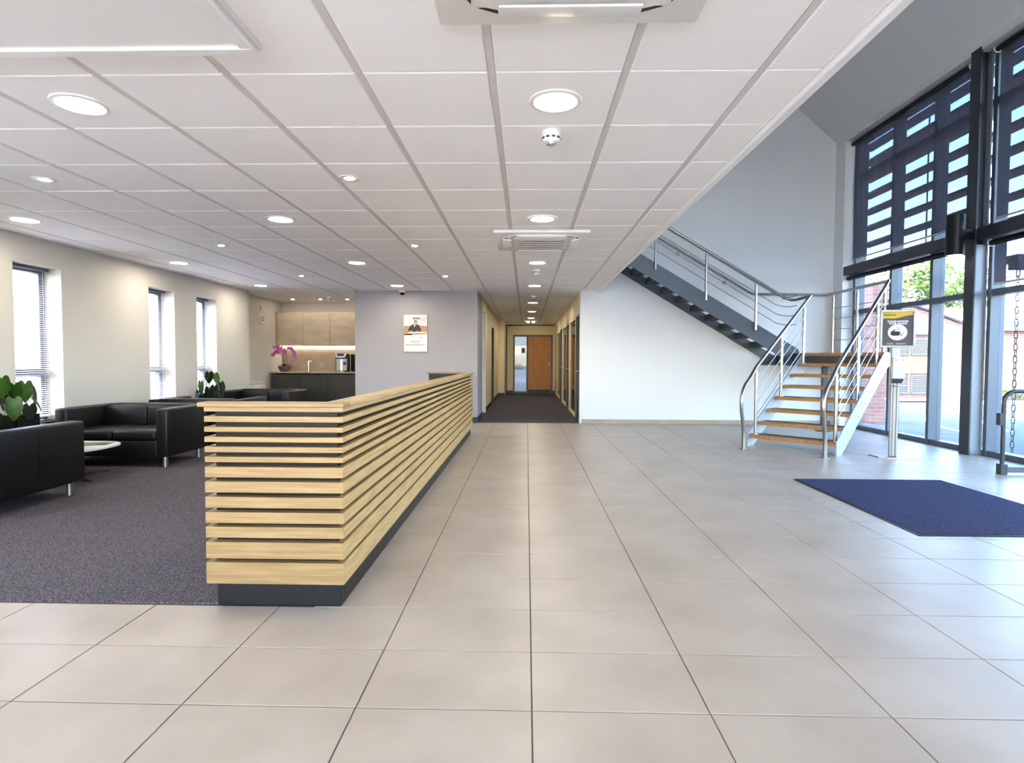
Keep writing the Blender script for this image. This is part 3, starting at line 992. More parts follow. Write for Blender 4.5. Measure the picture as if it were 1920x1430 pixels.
# dome camera
t = thing('dome_camera', 'small white dome security camera above the picture plaque', 'camera', (-2.31, YB - 0.10, CZ))
bm = BM(); lathe(bm, [(0.0, 0.0), (0.062, 0.0), (0.062, -0.04), (0.052, -0.05), (0.0, -0.05)], n=28)
obj('housing', bm, 'white_plastic', t, True)
bm = BM(); lathe(bm, [(0.046, -0.048), (0.042, -0.07), (0.025, -0.088), (0.0, -0.094)], n=24)
obj('dome', bm, 'black_gloss', t, True)

# ------------------------------------------------------------------ picture plaque
t = thing('wall_plaque', 'brushed steel plaque with colour picture of man signing at table', 'plaque', (-2.08, YB - 0.022, 1.335))
bm = BM(); box(bm, -0.22, 0.22, 0.0, 0.02, 0.0, 0.69, 0.002)
obj('plate', bm, 'brushed', t)
def flat(name, poly, m, lay, par=None):
    bm = BM(); prism(bm, poly, 1, -0.0006 * lay - 0.0006, -0.0006 * lay + 0.0002)
    return obj(name, bm, m, par or t)
def ell(cx_, cz_, rx, rz, n=20):
    return [(cx_ + rx * math.cos(2 * PI * k / n), cz_ + rz * math.sin(2 * PI * k / n)) for k in range(n)]
flat('sky_print', [(-0.22, 0.47), (0.22, 0.47), (0.22, 0.69), (-0.22, 0.69)], 'print_sky', 1)
flat('field_print', [(-0.22, 0.31), (0.22, 0.33), (0.22, 0.475), (0.1, 0.49), (-0.1, 0.485), (-0.22, 0.48)], 'print_field', 2)
man = flat('suit_print', [(-0.145, 0.385), (-0.12, 0.45), (-0.09, 0.49), (-0.03, 0.52), (0.05, 0.51), (0.07, 0.49), (0.1, 0.42), (0.105, 0.385), (0.04, 0.375), (-0.05, 0.375)], 'print_suit', 3)
flat('shirt_print', [(-0.035, 0.505), (-0.005, 0.505), (-0.02, 0.455)], 'print_white', 4)
flat('face_print', ell(0.0, 0.535, 0.032, 0.042), 'print_skin', 4)
flat('hair_print', [(-0.032, 0.535), (-0.028, 0.57), (0.0, 0.588), (0.032, 0.572), (0.04, 0.53), (0.028, 0.545), (0.02, 0.566), (-0.012, 0.566)], 'print_hair', 5)
flat('hand_print', ell(-0.085, 0.378, 0.022, 0.016), 'print_skin', 5)
flat('hand_print', ell(0.03, 0.374, 0.02, 0.016), 'print_skin', 5)
flat('table_print', [(-0.14, 0.345), (0.22, 0.352), (0.22, 0.372), (-0.04, 0.366), (-0.15, 0.36)], 'paper_white', 4)
flat('shadow_print', [(-0.22, 0.31), (-0.06, 0.31), (-0.07, 0.335), (-0.16, 0.335), (-0.22, 0.32)], 'print_black', 4)
TX = lambda x, z: Matrix.Translation((x, -0.0035, z)) @ Matrix.Rotation(PI / 2, 4, 'X')
text('logo_lettering', 'BANKS', 0.044, 'print_black', t, TX(0.022, 0.622), bold=0.0015)
text('logo_lettering', 'Group', 0.042, 'print_tan', t, TX(0.145, 0.622))
text('lettering', 'development with care', 0.02, 'print_grey', t, TX(0.085, 0.592))
text('lettering', 'BANKS', 0.018, 'print_black', t, TX(0.10, 0.262), bold=0.0006)
text('lettering', 'Inkerman House', 0.026, 'print_black', t, TX(0.0, 0.192), bold=0.0008)
text('lettering', 'opened by', 0.02, 'print_black', t, TX(0.0, 0.158))
text('lettering', 'HRH The Earl of Wessex KG GCVO', 0.0245, 'print_black', t, TX(0.0, 0.127), bold=0.0008)

# ------------------------------------------------------------------ kitchenette
KF = 12.42
def base_unit(x0, x1, label, drawers=False):
    t = thing('base_cabinet', label, 'cabinet', (x0, KF, 0.006), group='charcoal base cabinets')
    W_ = x1 - x0
    bm = BM(); box(bm, 0.002, W_ - 0.002, 0.02, 0.66, 0.10, 0.85)
    obj('body', bm, 'charcoal', t)
    bm = BM(); box(bm, 0.002, W_ - 0.002, 0.06, 0.64, 0.0, 0.10)
    obj('plinth', bm, 'black_satin', t)
    zs = [(0.11, 0.835)] if not drawers else [(0.11, 0.34), (0.35, 0.59), (0.60, 0.835)]
    for z0, z1 in zs:
        bm = BM()
        f = 0.075
        for (a0, a1, b0, b1) in ((0.004, W_ - 0.004, z0, z0 + f), (0.004, W_ - 0.004, z1 - f, z1), (0.004, f, z0 + f, z1 - f), (W_ - f, W_ - 0.004, z0 + f, z1 - f)):
            box(bm, a0, a1, 0.0, 0.02, b0, b1)
        box(bm, f, W_ - f, 0.008, 0.018, z0 + f, z1 - f)
        obj('drawer_front' if drawers else 'door', bm, 'charcoal', t)
    return t
kx = [-5.50, -4.895, -4.29, -3.685, -3.235]
for i, lab in enumerate(('charcoal base cabinet under the orchid', 'charcoal base cabinet under the tap', 'charcoal base cabinet under the water dispenser')):
    base_unit(kx[i], kx[i + 1], lab)
base_unit(kx[3], kx[4], 'charcoal drawer unit partly hidden by the grey wall', True)
bm = BM(); box(bm, -5.548, -3.232, KF - 0.02, 13.098, 0.885, 0.912, 0.003)
tag(obj('worktop', bm, 'worktop'), 'thin stone-coloured worktop along the kitchenette', 'worktop')
bm = BM(); box(bm, -5.548, -3.232, 13.082, 13.098, 0.914, 1.49)
tag(obj('splashback', bm, 'splash'), 'taupe stone splashback behind the kitchenette tap', 'splashback')
UF = 12.74
ux = [-5.51, -4.93, -4.335, -3.74, -3.235]
for i, lab in enumerate(('left stone-effect wall cabinet', 'middle stone-effect wall cabinet', 'right stone-effect wall cabinet', 'stone-effect wall cabinet hidden behind the grey wall')):
    t = thing('wall_cabinet', lab + ' of the kitchenette', 'cabinet', (ux[i], UF, 1.50), group='stone-effect wall cabinets')
    W_ = ux[i + 1] - ux[i]
    bm = BM(); box(bm, 0.0, W_, 0.02, 0.335, 0.0, 0.72)
    obj('body', bm, 'stone_board', t)
    bm = BM(); box(bm, 0.006, W_ - 0.006, 0.0, 0.018, 0.004, 0.70, 0.002)
    obj('door', bm, 'stone_board', t)
bm = BM(); box(bm, -5.548, -5.515, UF, 13.08, 1.50, 2.22)
tag(obj('filler_panel', bm, 'stone_board'), 'narrow stone-effect filler beside the left wall cabinet', 'panel')
t = thing('light_strip', 'bright linear light strip under the wall cabinets', 'light', (-4.38, 13.05, 1.47))
bm = BM(); box(bm, -1.14, 1.14, -0.012, 0.03, 0.012, 0.028)
obj('channel', bm, 'brushed', t)
bm = BM(); box(bm, -1.13, 1.13, -0.010, 0.028, 0.004, 0.012)
obj('diffuser', bm, 'lamp_led', t)
# tap
t = thing('tap', 'slim chrome tap standing on the kitchenette worktop', 'tap', (-4.80, 12.72, 0.912))
bm = BM(); lathe(bm, [(0.0, 0.0), (0.032, 0.0), (0.03, 0.008), (0.024, 0.01), (0.023, 0.24), (0.0, 0.25)], n=20)
obj('body', bm, 'chrome', t, True)
bm = BM(); tube(bm, [(0, 0, 0.21), (0.06, -0.05, 0.235), (0.10, -0.09, 0.215)], 0.012, 10)
obj('spout', bm, 'chrome', t, True)
bm = BM(); tube(bm, [(0, 0, 0.245), (-0.02, -0.03, 0.285)], 0.009, 10)
obj('lever', bm, 'chrome', t, True)
# sockets
for x, z, lab in ((-4.63, 1.05, 'metal double socket on the splashback right of the tap'), (-5.22, 1.05, 'metal socket on the splashback behind the orchid')):
    t = thing('power_socket', lab, 'socket', (x, 13.07, z), group='splashback sockets')
    bm = BM(); box(bm, -0.045, 0.045, 0.0, 0.011, -0.043, 0.043, 0.003)
    obj('plate', bm, 'brushed', t)
    for dx in (-0.02, 0.02):
        bm = BM(); box(bm, dx - 0.01, dx + 0.01, -0.002, 0.0, -0.02, 0.02)
        obj('outlet', bm, 'socket', t)
# water dispenser
t = thing('water_dispenser', 'black and silver water dispenser with blue badge on worktop', 'water dispenser', (-4.05, 12.66, 0.912))
bm = BM(); box(bm, -0.145, 0.16, 0.02, 0.36, 0.0, 0.40, 0.02, 2)
obj('body', bm, 'black_satin', t, True)
bm = BM(); box(bm, -0.125, 0.115, 0.008, 0.03, 0.025, 0.29, 0.006)
obj('front_panel', bm, 'brushed', t)
bm = BM(); prism(bm, [(-0.13, 0.40), (-0.105, 0.40), (-0.10, 0.345), (0.04, 0.345), (0.07, 0.40), (0.11, 0.40), (0.075, 0.325), (0.06, 0.31), (-0.12, 0.31)], 1, 0.0, 0.03)
obj('top_trim', bm, 'gloss_white', t)
bm = BM(); box(bm, -0.095, 0.035, 0.004, 0.02, 0.35, 0.40, 0.004)
obj('control_screen', bm, 'print_blue', t)
bm = BM(); box(bm, -0.022, 0.010, 0.002, 0.01, 0.03, 0.27, 0.003)
obj('light_bar', bm, 'screen_blue', t)
bm = BM(); cyl(bm, (0, 0), 0.036, -0.006, 0.0, 28, mtx=Matrix.Translation((0.068, 0.008, 0.185)) @ Matrix.Rotation(-PI / 2, 4, 'X'))
obj('badge', bm, 'print_blue', t)
bm = BM(); box(bm, -0.12, 0.06, -0.06, 0.02, 0.0, 0.018, 0.004)
obj('drip_tray', bm, 'brushed', t)
t = thing('coffee_machine', 'black coffee machine beside the water dispenser, half hidden', 'coffee machine', (-3.74, 12.66, 0.912))
bm = BM(); box(bm, -0.12, 0.14, 0.02, 0.40, 0.0, 0.38, 0.015, 2)
obj('body', bm, 'black_satin', t, True)
bm = BM(); box(bm, -0.125, -0.115, 0.01, 0.03, 0.0, 0.38)
obj('edge_strip', bm, 'brushed', t)
bm = BM(); box(bm, -0.09, 0.12, -0.04, 0.03, 0.0, 0.03, 0.004)
obj('drip_tray', bm, 'dark_plastic', t)

# orchid
t = thing('potted_orchid', 'pink orchid with arching stems in a round grey stone bowl', 'plant', (-5.265, 12.55, 0.912))
bm = BM(); lathe(bm, [(0.0, 0.0), (0.07, 0.0), (0.105, 0.03), (0.132, 0.09), (0.135, 0.125), (0.125, 0.125), (0.12, 0.10), (0.0, 0.10)], n=32)
obj('bowl', bm, 'stone_pot', t, True)
bm = BM(); cyl(bm, (0, 0), 0.118, 0.095, 0.108, 24)
obj('soil', bm, 'soil', t)
for k in range(10):
    a = 2 * PI * k / 10 + random.uniform(-0.2, 0.2)
    bm = BM(); heart_leaf(bm, random.uniform(0.13, 0.19), 0.04, 0.5)
    bmesh.ops.transform(bm, matrix=Matrix.Translation((0.02 * math.cos(a), 0.02 * math.sin(a), 0.11)) @ Matrix.Rotation(a, 4, 'Z') @ Matrix.Rotation(random.uniform(0.3, 0.9), 4, 'X'), verts=bm.verts[:])
    obj('leaf', bm, 'leaf_dark', t, True)
bmf = BM()
for k in range(5):
    a = 2 * PI * k / 5 + PI / 2
    L = 0.042
    p = [(0, 0), (0.012, 0.014), (0.016, 0.026), (0.008, L * 0.95), (0, L), (-0.008, L * 0.95), (-0.016, 0.026), (-0.012, 0.014)]
    vs = [bmf.verts.new(Matrix.Rotation(a, 3, 'Y') @ Vector((x_, 0.012 * (y_ / L) ** 2 * -1, y_))) for x_, y_ in p]
    bmf.faces.new(vs)
flower_me = mesh_of(bmf, 'petal', name='flower')
bmf = BM(); lathe(bmf, [(0.0, 0.0), (0.010, 0.004), (0.006, 0.014), (0.0, 0.018)], n=10, mtx=Matrix.Rotation(PI / 2, 4, 'X'))
lip_me = mesh_of(bmf, 'petal_dark', True, name='lip')
def flower(p, rz, rx):
    f_ = obj('flower', None, None, t, me=flower_me, loc=p, rot=(rx, 0, rz))
    obj('lip', None, None, f_, me=lip_me)
for (path, nf) in ((((-0.04, 0, 0.1), (-0.05, 0.0, 0.30), (-0.10, -0.02, 0.42), (-0.18, -0.04, 0.44), (-0.225, -0.05, 0.37)), 11),
                   (((0.0, 0, 0.1), (-0.01, 0.0, 0.33), (-0.04, -0.02, 0.47), (-0.12, -0.03, 0.53), (-0.18, -0.04, 0.52)), 10),
                   (((0.03, 0, 0.1), (0.03, 0.0, 0.32), (0.07, -0.02, 0.47), (0.16, -0.03, 0.52), (0.24, -0.05, 0.40), (0.25, -0.06, 0.33)), 13),
                   (((0.05, -0.01, 0.1), (0.06, -0.02, 0.30), (0.05, -0.05, 0.42), (0.01, -0.09, 0.46), (-0.04, -0.12, 0.42)), 9)):
    pp = smooth_path(path, 8)
    bm = BM(); tube(bm, pp, 0.0045, 6)
    obj('stem', bm, 'stem_brown', t, True)
    n0 = int(len(pp) * 0.52)
    for k in range(nf):
        q = pp[n0 + int((len(pp) - 1 - n0) * k / (nf - 1))]
        flower((q.x + random.uniform(-0.02, 0.02), q.y - 0.012 + random.uniform(-0.025, 0.01), q.z + random.uniform(-0.03, 0.02)), random.uniform(-0.7, 0.7), random.uniform(-0.4, 0.4))

# thermostat, switch, radiator on the alcove wall
t = thing('thermostat', 'white wall thermostat with round black dial', 'thermostat', (-5.55, 12.05, 2.02))
bm = BM(); box(bm, 0.0, 0.035, -0.07, 0.07, -0.075, 0.075, 0.008, 2)
obj('case', bm, 'white_plastic', t, True)
bm = BM(); tube(bm, [(0.037, 0.048 * math.cos(2 * PI * k / 24), 0.005 + 0.048 * math.sin(2 * PI * k / 24)) for k in range(24)], 0.008, 6, closed=True)
obj('dial_ring', bm, 'black_satin', t, True)
t = thing('wall_switch', 'small bronze wall switch above the thermostat', 'switch', (-5.55, 12.05, 2.25))
bm = BM(); box(bm, 0.0, 0.012, -0.045, 0.045, -0.06, 0.06, 0.003)
obj('plate', bm, 'socket', t)
bm = BM(); box(bm, 0.012, 0.017, -0.012, 0.012, -0.02, 0.02, 0.002)
obj('rocker', bm, 'print_grey', t)
t = thing('radiator', 'small white panel radiator low on the alcove wall', 'radiator', (-5.545, 11.15, 0.12))
bm = BM(); box(bm, 0.03, 0.055, 0, 0.95, 0.0, 0.57, 0.006)
obj('panel', bm, 'radiator_white', t)
for k in range(18):
    bm = BM(); box(bm, 0.055, 0.066, 0.03 + k * 0.05, 0.055 + k * 0.05, 0.03, 0.54, 0.004)
    obj('rib', bm, 'radiator_white', t)
bm = BM(); box(bm, 0.0, 0.07, -0.004, 0.954, 0.57, 0.582)
obj('top_grille', bm, 'radiator_white', t)

# ------------------------------------------------------------------ corridor
bm = BM()
XC = -0.92
box(bm, XC - 0.15, XC, 13.05, 15.3, 0, CZ + 0.05)
box(bm, XC - 0.15, XC, 16.25, 20.4, 0, CZ + 0.05)
box(bm, XC - 0.15, XC, 15.3, 16.25, 2.06, CZ + 0.05)
box(bm, XC - 0.15, XC, 12.1, 13.05, 2.22, CZ + 0.05)
box(bm, XC, -0.72, 18.9, 20.4, 0, CZ + 0.05)
struct('wall_corridor_left', bm, 'corr_paint', 'cream left wall of the corridor with door recesses', 'wall')
bm = BM()
box(bm, -1.2, -0.46, 20.4, 20.55, 0, CZ + 0.05)
box(bm, 0.92, 1.3, 20.4, 20.55, 0, CZ + 0.05)
box(bm, -0.46, 0.92, 20.4, 20.55, 2.06, CZ + 0.05)
struct('wall_corridor_end', bm, 'corr_paint', 'cream wall at the end of the corridor around the door', 'wall')
bm = BM()
box(bm, 1.0, 1.13, 11.08, 20.4, 2.08, CZ + 0.05)
for a, b in ((11.88, 11.96), (13.72, 13.80), (14.62, 14.70), (16.4, 16.48), (17.4, 17.48), (19.3, 20.4)):
    box(bm, 1.0, 1.13, a, b, 0, 2.08)
struct('wall_corridor_right', bm, 'corr_paint', 'cream right wall of the corridor with dark glazed screens', 'wall')
bm = BM()
box(bm, -0.72, 1.0, 20.36, 20.4, CZ - 0.10, CZ - 0.06)
box(bm, -0.72, -0.68, 20.36, 20.4, 0.0, CZ - 0.10)
struct('trim_2', bm, 'dark_frame', 'dark trim line at the end wall of the corridor', 'trim')
bm = BM()
box(bm, XC, XC + 0.012, 13.05, 15.3, 0.003, 0.11); box(bm, XC, XC + 0.012, 16.25, 18.9, 0.003, 0.11)
box(bm, -0.92, -0.71, 18.886, 18.9, 0.003, 0.11); box(bm, -0.72, -0.46, 20.388, 20.4, 0.003, 0.11); box(bm, 0.92, 1.0, 20.388, 20.4, 0.003, 0.11)
box(bm, XC, XC + 0.012, YB + 0.0, 12.1, 0.003, 0.11); box(bm, -1.2, XC + 0.012, YB - 0.012, YB, 0.003, 0.11)
struct('baseboard_corridor', bm, 'dark_frame', 'dark grey skirting along the corridor', 'baseboard')
# glazed screens and doors on the right
for i, (a, b, kind, lab) in enumerate(((11.08, 11.88, 'd', 'dark glazed door on the right nearest the lobby'), (11.96, 13.72, 'g', 'dark glazed screen panel on the right nearest the lobby'),
                                        (13.80, 14.62, 'd', 'second dark glazed door on the right of the corridor'), (14.70, 16.4, 'g', 'second dark glazed screen on the right of the corridor'),
                                        (16.48, 17.4, 'd', 'third dark glazed door on the right of the corridor'), (17.48, 19.3, 'g', 'farthest dark glazed screen on the right of the corridor'))):
    t = thing('door_%d' % (i + 1) if kind == 'd' else 'window_%d' % (i + 9), lab, 'door' if kind == 'd' else 'window', (1.0, a, 0), kind='structure')
    W_ = b - a
    f = 0.05
    m_ = 'dark_frame' if kind == 'd' else 'corr_paint'
    for (y0, y1, z0, z1) in ((0, f, 0, 2.08), (W_ - f, W_, 0, 2.08), (f, W_ - f, 2.03, 2.08), (f, W_ - f, 0.003, 0.06)):
        bm = BM(); box(bm, 0.0, 0.09, y0, y1, z0, z1, 0.003)
        obj('frame', bm, m_, t)
    bm = BM(); box(bm, 0.03, 0.04, f, W_ - f, 0.06, 2.03)
    obj('pane', bm, 'dark_pane', t)
    if kind == 'd':
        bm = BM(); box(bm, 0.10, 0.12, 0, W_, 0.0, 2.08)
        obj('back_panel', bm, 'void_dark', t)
        bm = BM(); tube(bm, [(0.03, 0.10, 0.98), (-0.03, 0.10, 0.98), (-0.03, 0.21, 0.98)], 0.009, 8)
        obj('handle', bm, 'steel', t, True)
    else:
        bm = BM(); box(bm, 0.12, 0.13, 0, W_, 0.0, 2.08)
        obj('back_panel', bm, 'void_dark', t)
# openings on the left
t = thing('door_7', 'grey door recess on the left at the corridor mouth', 'door', (XC, 12.1, 0), kind='structure')
bm = BM(); box(bm, -0.14, -0.10, 0.0, 0.95, 0.0, 2.22)
obj('leaf', bm, 'grey_paint', t)
for y0, y1 in ((0.0, 0.05), (0.90, 0.95)):
    bm = BM(); box(bm, -0.10, 0.012, y0, y1, 0.0, 2.22, 0.003)
    obj('frame', bm, 'gloss_white', t)
t = thing('door_8', 'dark open doorway on the left of the corridor', 'door', (XC, 15.3, 0), kind='structure')
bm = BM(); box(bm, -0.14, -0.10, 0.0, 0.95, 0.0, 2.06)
obj('leaf', bm, 'void_dark', t)  # dark sheet painting the shade inside the open doorway
for y0, y1 in ((0.0, 0.04), (0.91, 0.95)):
    bm = BM(); box(bm, -0.10, 0.008, y0, y1, 0.0, 2.06, 0.003)
    obj('frame', bm, 'dark_frame', t)
# end door with glazed sidelight
t = thing('door_9', 'orange-brown wooden door with tall glazed sidelight at the corridor end', 'door', (-0.46, 20.4, 0), kind='structure')
for (x0, x1, z0, z1) in ((0.0, 0.05, 0, 2.06), (0.46, 0.52, 0, 2.06), (1.32, 1.38, 0, 2.06), (0.05, 0.46, 2.0, 2.06), (0.52, 1.32, 2.0, 2.06), (0.05, 0.46, 0.0, 0.08)):
    bm = BM(); box(bm, x0, x1, -0.02, 0.1, z0, z1, 0.003)
    obj('frame', bm, 'frame_grey', t)
bm = BM(); box(bm, 0.515, 1.325, 0.0, 0.045, 0.148, 2.003, 0.002)
lf = obj('leaf', bm, 'door_oak', t)
bm = BM(); box(bm, 0.515, 1.325, -0.002, 0.046, 0.003, 0.148, 0.002)
obj('kick_plate', bm, 'dark_frame', t)
bm = BM(); tube(bm, [(1.25, 0.0, 0.98), (1.25, -0.05, 0.98), (1.13, -0.05, 0.98)], 0.012, 8)
obj('handle', bm, 'steel', lf, True)
bm = BM(); cyl(bm, (0, 0), 0.028, 0, 0.012, 16, mtx=Matrix.Translation((1.26, 0.0, 1.06)) @ Matrix.Rotation(PI / 2, 4, 'X'))
obj('lock', bm, 'brushed', lf)
bm = BM(); box(bm, 0.05, 0.46, 0.03, 0.04, 0.08, 2.0)
pn = obj('pane', bm, 'frost_pane', t)
for z, wd in ((0.86, 0.26), (0.93, 0.28), (1.0, 0.24)):
    bm = BM(); box(bm, 0.06, 0.06 + wd, 0.026, 0.029, z, z + 0.022)
    obj('film_stripe', bm, 'dark_frame', pn)
for k in range(7):
    bm = BM(); box(bm, 0.06, 0.45, 0.026, 0.029, 1.06 + k * 0.05, 1.068 + k * 0.05)
    obj('film_stripe', bm, 'print_grey', pn)
bm = BM(); box(bm, 0.28, 0.42, 0.024, 0.029, 1.42, 1.62)
nt_ = obj('notice', bm, 'paper_white', pn)
bm = BM(); box(bm, 0.305, 0.395, 0.022, 0.024, 1.44, 1.585)
obj('notice_picture', bm, 'print_hair', nt_)
t = thing('emergency_light', 'small twin emergency light on the ceiling at the corridor end', 'light', (0.14, 19.5, CZ))
bm = BM(); box(bm, -0.04, 0.04, -0.03, 0.03, -0.05, 0.0, 0.004)
obj('case', bm, 'dark_plastic', t)
for sx in (-1, 1):
    bm = BM(); box(bm, sx * 0.085 - 0.045, sx * 0.085 + 0.045, -0.03, 0.03, -0.045, -0.008, 0.005)
    obj('lamp', bm, 'lamp_exit', t)

# ------------------------------------------------------------------ staircase
TH = math.radians(45.0)
UX, UY = math.cos(TH), math.sin(TH)
VX, VY = math.sin(TH), -math.cos(TH)
O = (3.49, 7.744)
RS, GO, HW = 0.165, 0.2845, 0.575
def L3(u, v, z):
    return (O[0] + UX * u + VX * v, O[1] + UY * u + VY * v, z)
LM = Matrix(((UX, VX, 0, O[0]), (UY, VY, 0, O[1]), (0, 0, 1, 0), (0, 0, 0, 1)))
st = thing('staircase', 'open-riser grey steel staircase with oak-edged treads turning at a landing', 'staircase', (O[0], O[1], 0))
sl = Matrix.Translation((-O[0], -O[1], 0))
def sp(name, bm, m, smooth=False, par=None):
    bmesh.ops.transform(bm, matrix=sl, verts=bm.verts[:])
    return obj(name, bm, m, par or st, smooth)
for k in range(1, 8):
    u = GO * (k - 1); z = RS * k
    bm = BM(); box(bm, u + 0.035, u + 0.30, -HW + 0.02, HW - 0.02, z - 0.045, z - 0.002, 0, mtx=LM)
    tr = sp('tread', bm, 'rubber')
    bm = BM(); box(bm, u, u + 0.035, -HW + 0.02, HW - 0.02, z - 0.048, z - 0.003, 0.003, mtx=LM)
    sp('nosing', bm, 'tread_oak', par=tr)
    bm = BM(); box(bm, u + 0.035, u + 0.10, -HW + 0.025, HW - 0.025, z - 0.002, z, 0, mtx=LM)
    sp('oak_strip', bm, 'tread_oak', par=tr)
ZL = RS * 8
# stringers of the lower flight (plates in the u-z plane)
for sv in (-1, 1):
    bm = BM()
    v0, v1 = (sv * HW, sv * (HW - 0.014))
    pl = [(-0.03, 0.0), (0.16, 0.0), (GO * 7 + 0.16, ZL - 0.22), (GO * 7 + 0.20, ZL - 0.22), (GO * 7 + 0.20, ZL + 0.005), (GO * 7 - 0.03, ZL + 0.005), (-0.03, 0.185)]
    A = [bm.verts.new(L3(u, v0, z)) for u, z in pl]
    B = [bm.verts.new(L3(u, v1, z)) for u, z in pl]
    bm.faces.new(A); bm.faces.new(B[::-1])
    for i in range(len(pl)):
        j = (i + 1) % len(pl)
        bm.faces.new((A[i], A[j], B[j], B[i]))
    bmesh.ops.recalc_face_normals(bm, faces=bm.faces[:])
    s_ = sp('stringer', bm, 'stringer')
    for k in range(1, 8):
        for du in (0.07, 0.22):
            bm = BM()
            cyl(bm, (0, 0), 0.008, -0.005, 0.005, 10, mtx=Matrix.Translation(L3(GO * (k - 1) + du, sv * (HW + 0.003), RS * k - 0.05)) @ Matrix.Rotation(TH - PI / 2, 4, 'Z') @ Matrix.Rotation(PI / 2, 4, 'Y'))
            sp('bolt', bm, 'stringer', par=s_)
# landing
e8l = L3(GO * 7, -HW + 0.0, 0); e8r = L3(GO * 7, HW, 0)
poly = [(4.60, YB - 0.02), (XR - 0.02, YB - 0.02), (XR - 0.02, 9.10), (e8r[0], e8r[1]), (e8l[0], e8l[1]), (4.50, 10.0), (4.60, 10.0)]
bm = BM(); prism(bm, poly, 2, ZL - 0.21, ZL - 0.004)
sp('landing', bm, 'dark_frame')
bm = BM(); box(bm, GO * 7 - 0.004, GO * 7 + 0.04, -HW + 0.02, HW - 0.02, ZL - 0.05, ZL, 0.003, mtx=LM)
sp('landing_edge', bm, 'tread_oak')
bm = BM(); box(bm, 5.00, 5.08, 9.92, 10.0, 0, ZL - 0.2, 0.003)
sp('support_post', bm, 'grey_steel')
bm = BM(); box(bm, 4.94, 5.14, 9.86, 10.06, 0, 0.012)
sp('post_plate', bm, 'grey_steel')
# upper flight along the back wall, rising to -X
XU, GU, YO, YI = 4.40, 0.275, 10.0, YB - 0.02
NU = 12
def ztop(x):
    return 2.997 - 0.6 * (x - 1.922)
for y0, y1, nm, dp in ((YO - 0.014, YO, 'stringer', 0.0), (YI - 0.014, YI, 'stringer', 0.125)):
    bm = BM()
    xa, xb = 4.62, 1.36
    prism(bm, [(xa, ZL - 0.21), (xa, ZL + 0.02 - dp * 0.6), (4.60, ztop(4.60) - dp), (xb, ztop(xb) - dp), (xb, ztop(xb) - 0.305), (4.40, ztop(4.40) - 0.305), (4.33, ZL - 0.21)], 1, y0, y1)
    sp(nm, bm, 'grey_steel')
for k in range(1, NU + 1):
    x1 = XU - GU * (k - 1)
    z = ZL + RS * k
    if x1 - 0.30 < 1.35:
        break
    bm = BM()
    box(bm, x1 - 0.29, x1 - 0.035, YO + 0.001, YI - 0.016, z - 0.05, z - 0.002)
    box(bm, x1 - 0.29, x1 - 0.282, YO + 0.001, YI - 0.016, z - 0.002, z + 0.05)
    tr = sp('tread', bm, 'dark_frame')
    bm = BM(); box(bm, x1 - 0.035, x1, YO + 0.001, YI - 0.016, z - 0.048, z - 0.002, 0.003)
    sp('nosing', bm, 'tread_oak', par=tr)
# ---- balustrades of the lower flight
VR = 0.51
def pz(u):
    return RS * (1 + u / GO)
RH = 0.885
for sv in (-1, 1):
    v = sv * VR
    for k in (1, 4, 7):
        u = GO * (k - 1) + 0.10
        zb, zt = RS * k, pz(u) + RH - 0.06
        bm = BM(); c = L3(u, v, 0); cyl(bm, c, 0.0215, zb, zt - 0.015, 18)
        ps = sp('post', bm, 'steel', True)
        bm = BM(); cyl(bm, c, 0.009, zt - 0.02, zt + 0.05, 10)
        sp('rail_pin', bm, 'steel', par=ps)
        bm = BM(); cyl(bm, c, 0.045, zb, zb + 0.008, 20)
        sp('base_plate', bm, 'steel', par=ps)
    uend = GO * 7 + 0.06 if sv < 0 else GO * 7 + 0.14
    path = [(-0.255, 0.0), (-0.255, 0.14), (-0.268, 0.27), (-0.300, 0.40), (-0.332, 0.52), (-0.345, 0.64), (-0.318, 0.76), (-0.235, 0.86), (-0.10, pz(-0.10) + RH - 0.045), (0.10, pz(0.10) + RH)]
    pp = smooth_path([L3(u, v, z) for u, z in path], 6)
    pp.append(Vector(L3(uend, v, pz(uend) + RH)))
    if sv < 0:   # joins the upper handrail
        e = pp[-1]
        tail = smooth_path([e, (e.x - 0.03, e.y + 0.08, e.z - 0.01), (e.x - 0.10, 9.93, e.z - 0.03), (e.x - 0.22, 9.99, e.z + 0.02), (e.x - 0.36, 10.0, e.z + 0.10)], 5)
        pp += tail[1:]
        z_end, x_end = pp[-1].z, pp[-1].x
        pp.append(Vector((1.40, 10.0, z_end + 0.6 * (x_end - 1.40))))
        rail_z = lambda x: z_end + 0.6 * (x_end - x)
    bm = BM(); tube(bm, pp, 0.0245, 14)
    sp('handrail', bm, 'steel', True)
    bm = BM(); c = L3(-0.255, v, 0); cyl(bm, c, 0.055, 0.0, 0.010, 24)
    sp('floor_flange', bm, 'steel')
    for q in (0.19, 0.35, 0.51, 0.67):
        u0, u1 = GO * 0 + 0.10, GO * 6 + 0.10
        u2 = GO * 7 + 0.10 if sv > 0 else GO * 6 + 0.22
        bm = BM(); tube(bm, [L3(u0, v, pz(u0) + q), L3(u2, v, pz(u2) + q)] if sv > 0 else [L3(u0, v, pz(u0) + q), L3(u1, v, pz(u1) + q), L3(u2, v, pz(u2) + q)], 0.0065, 8)
        sp('infill_rod', bm, 'steel', True)
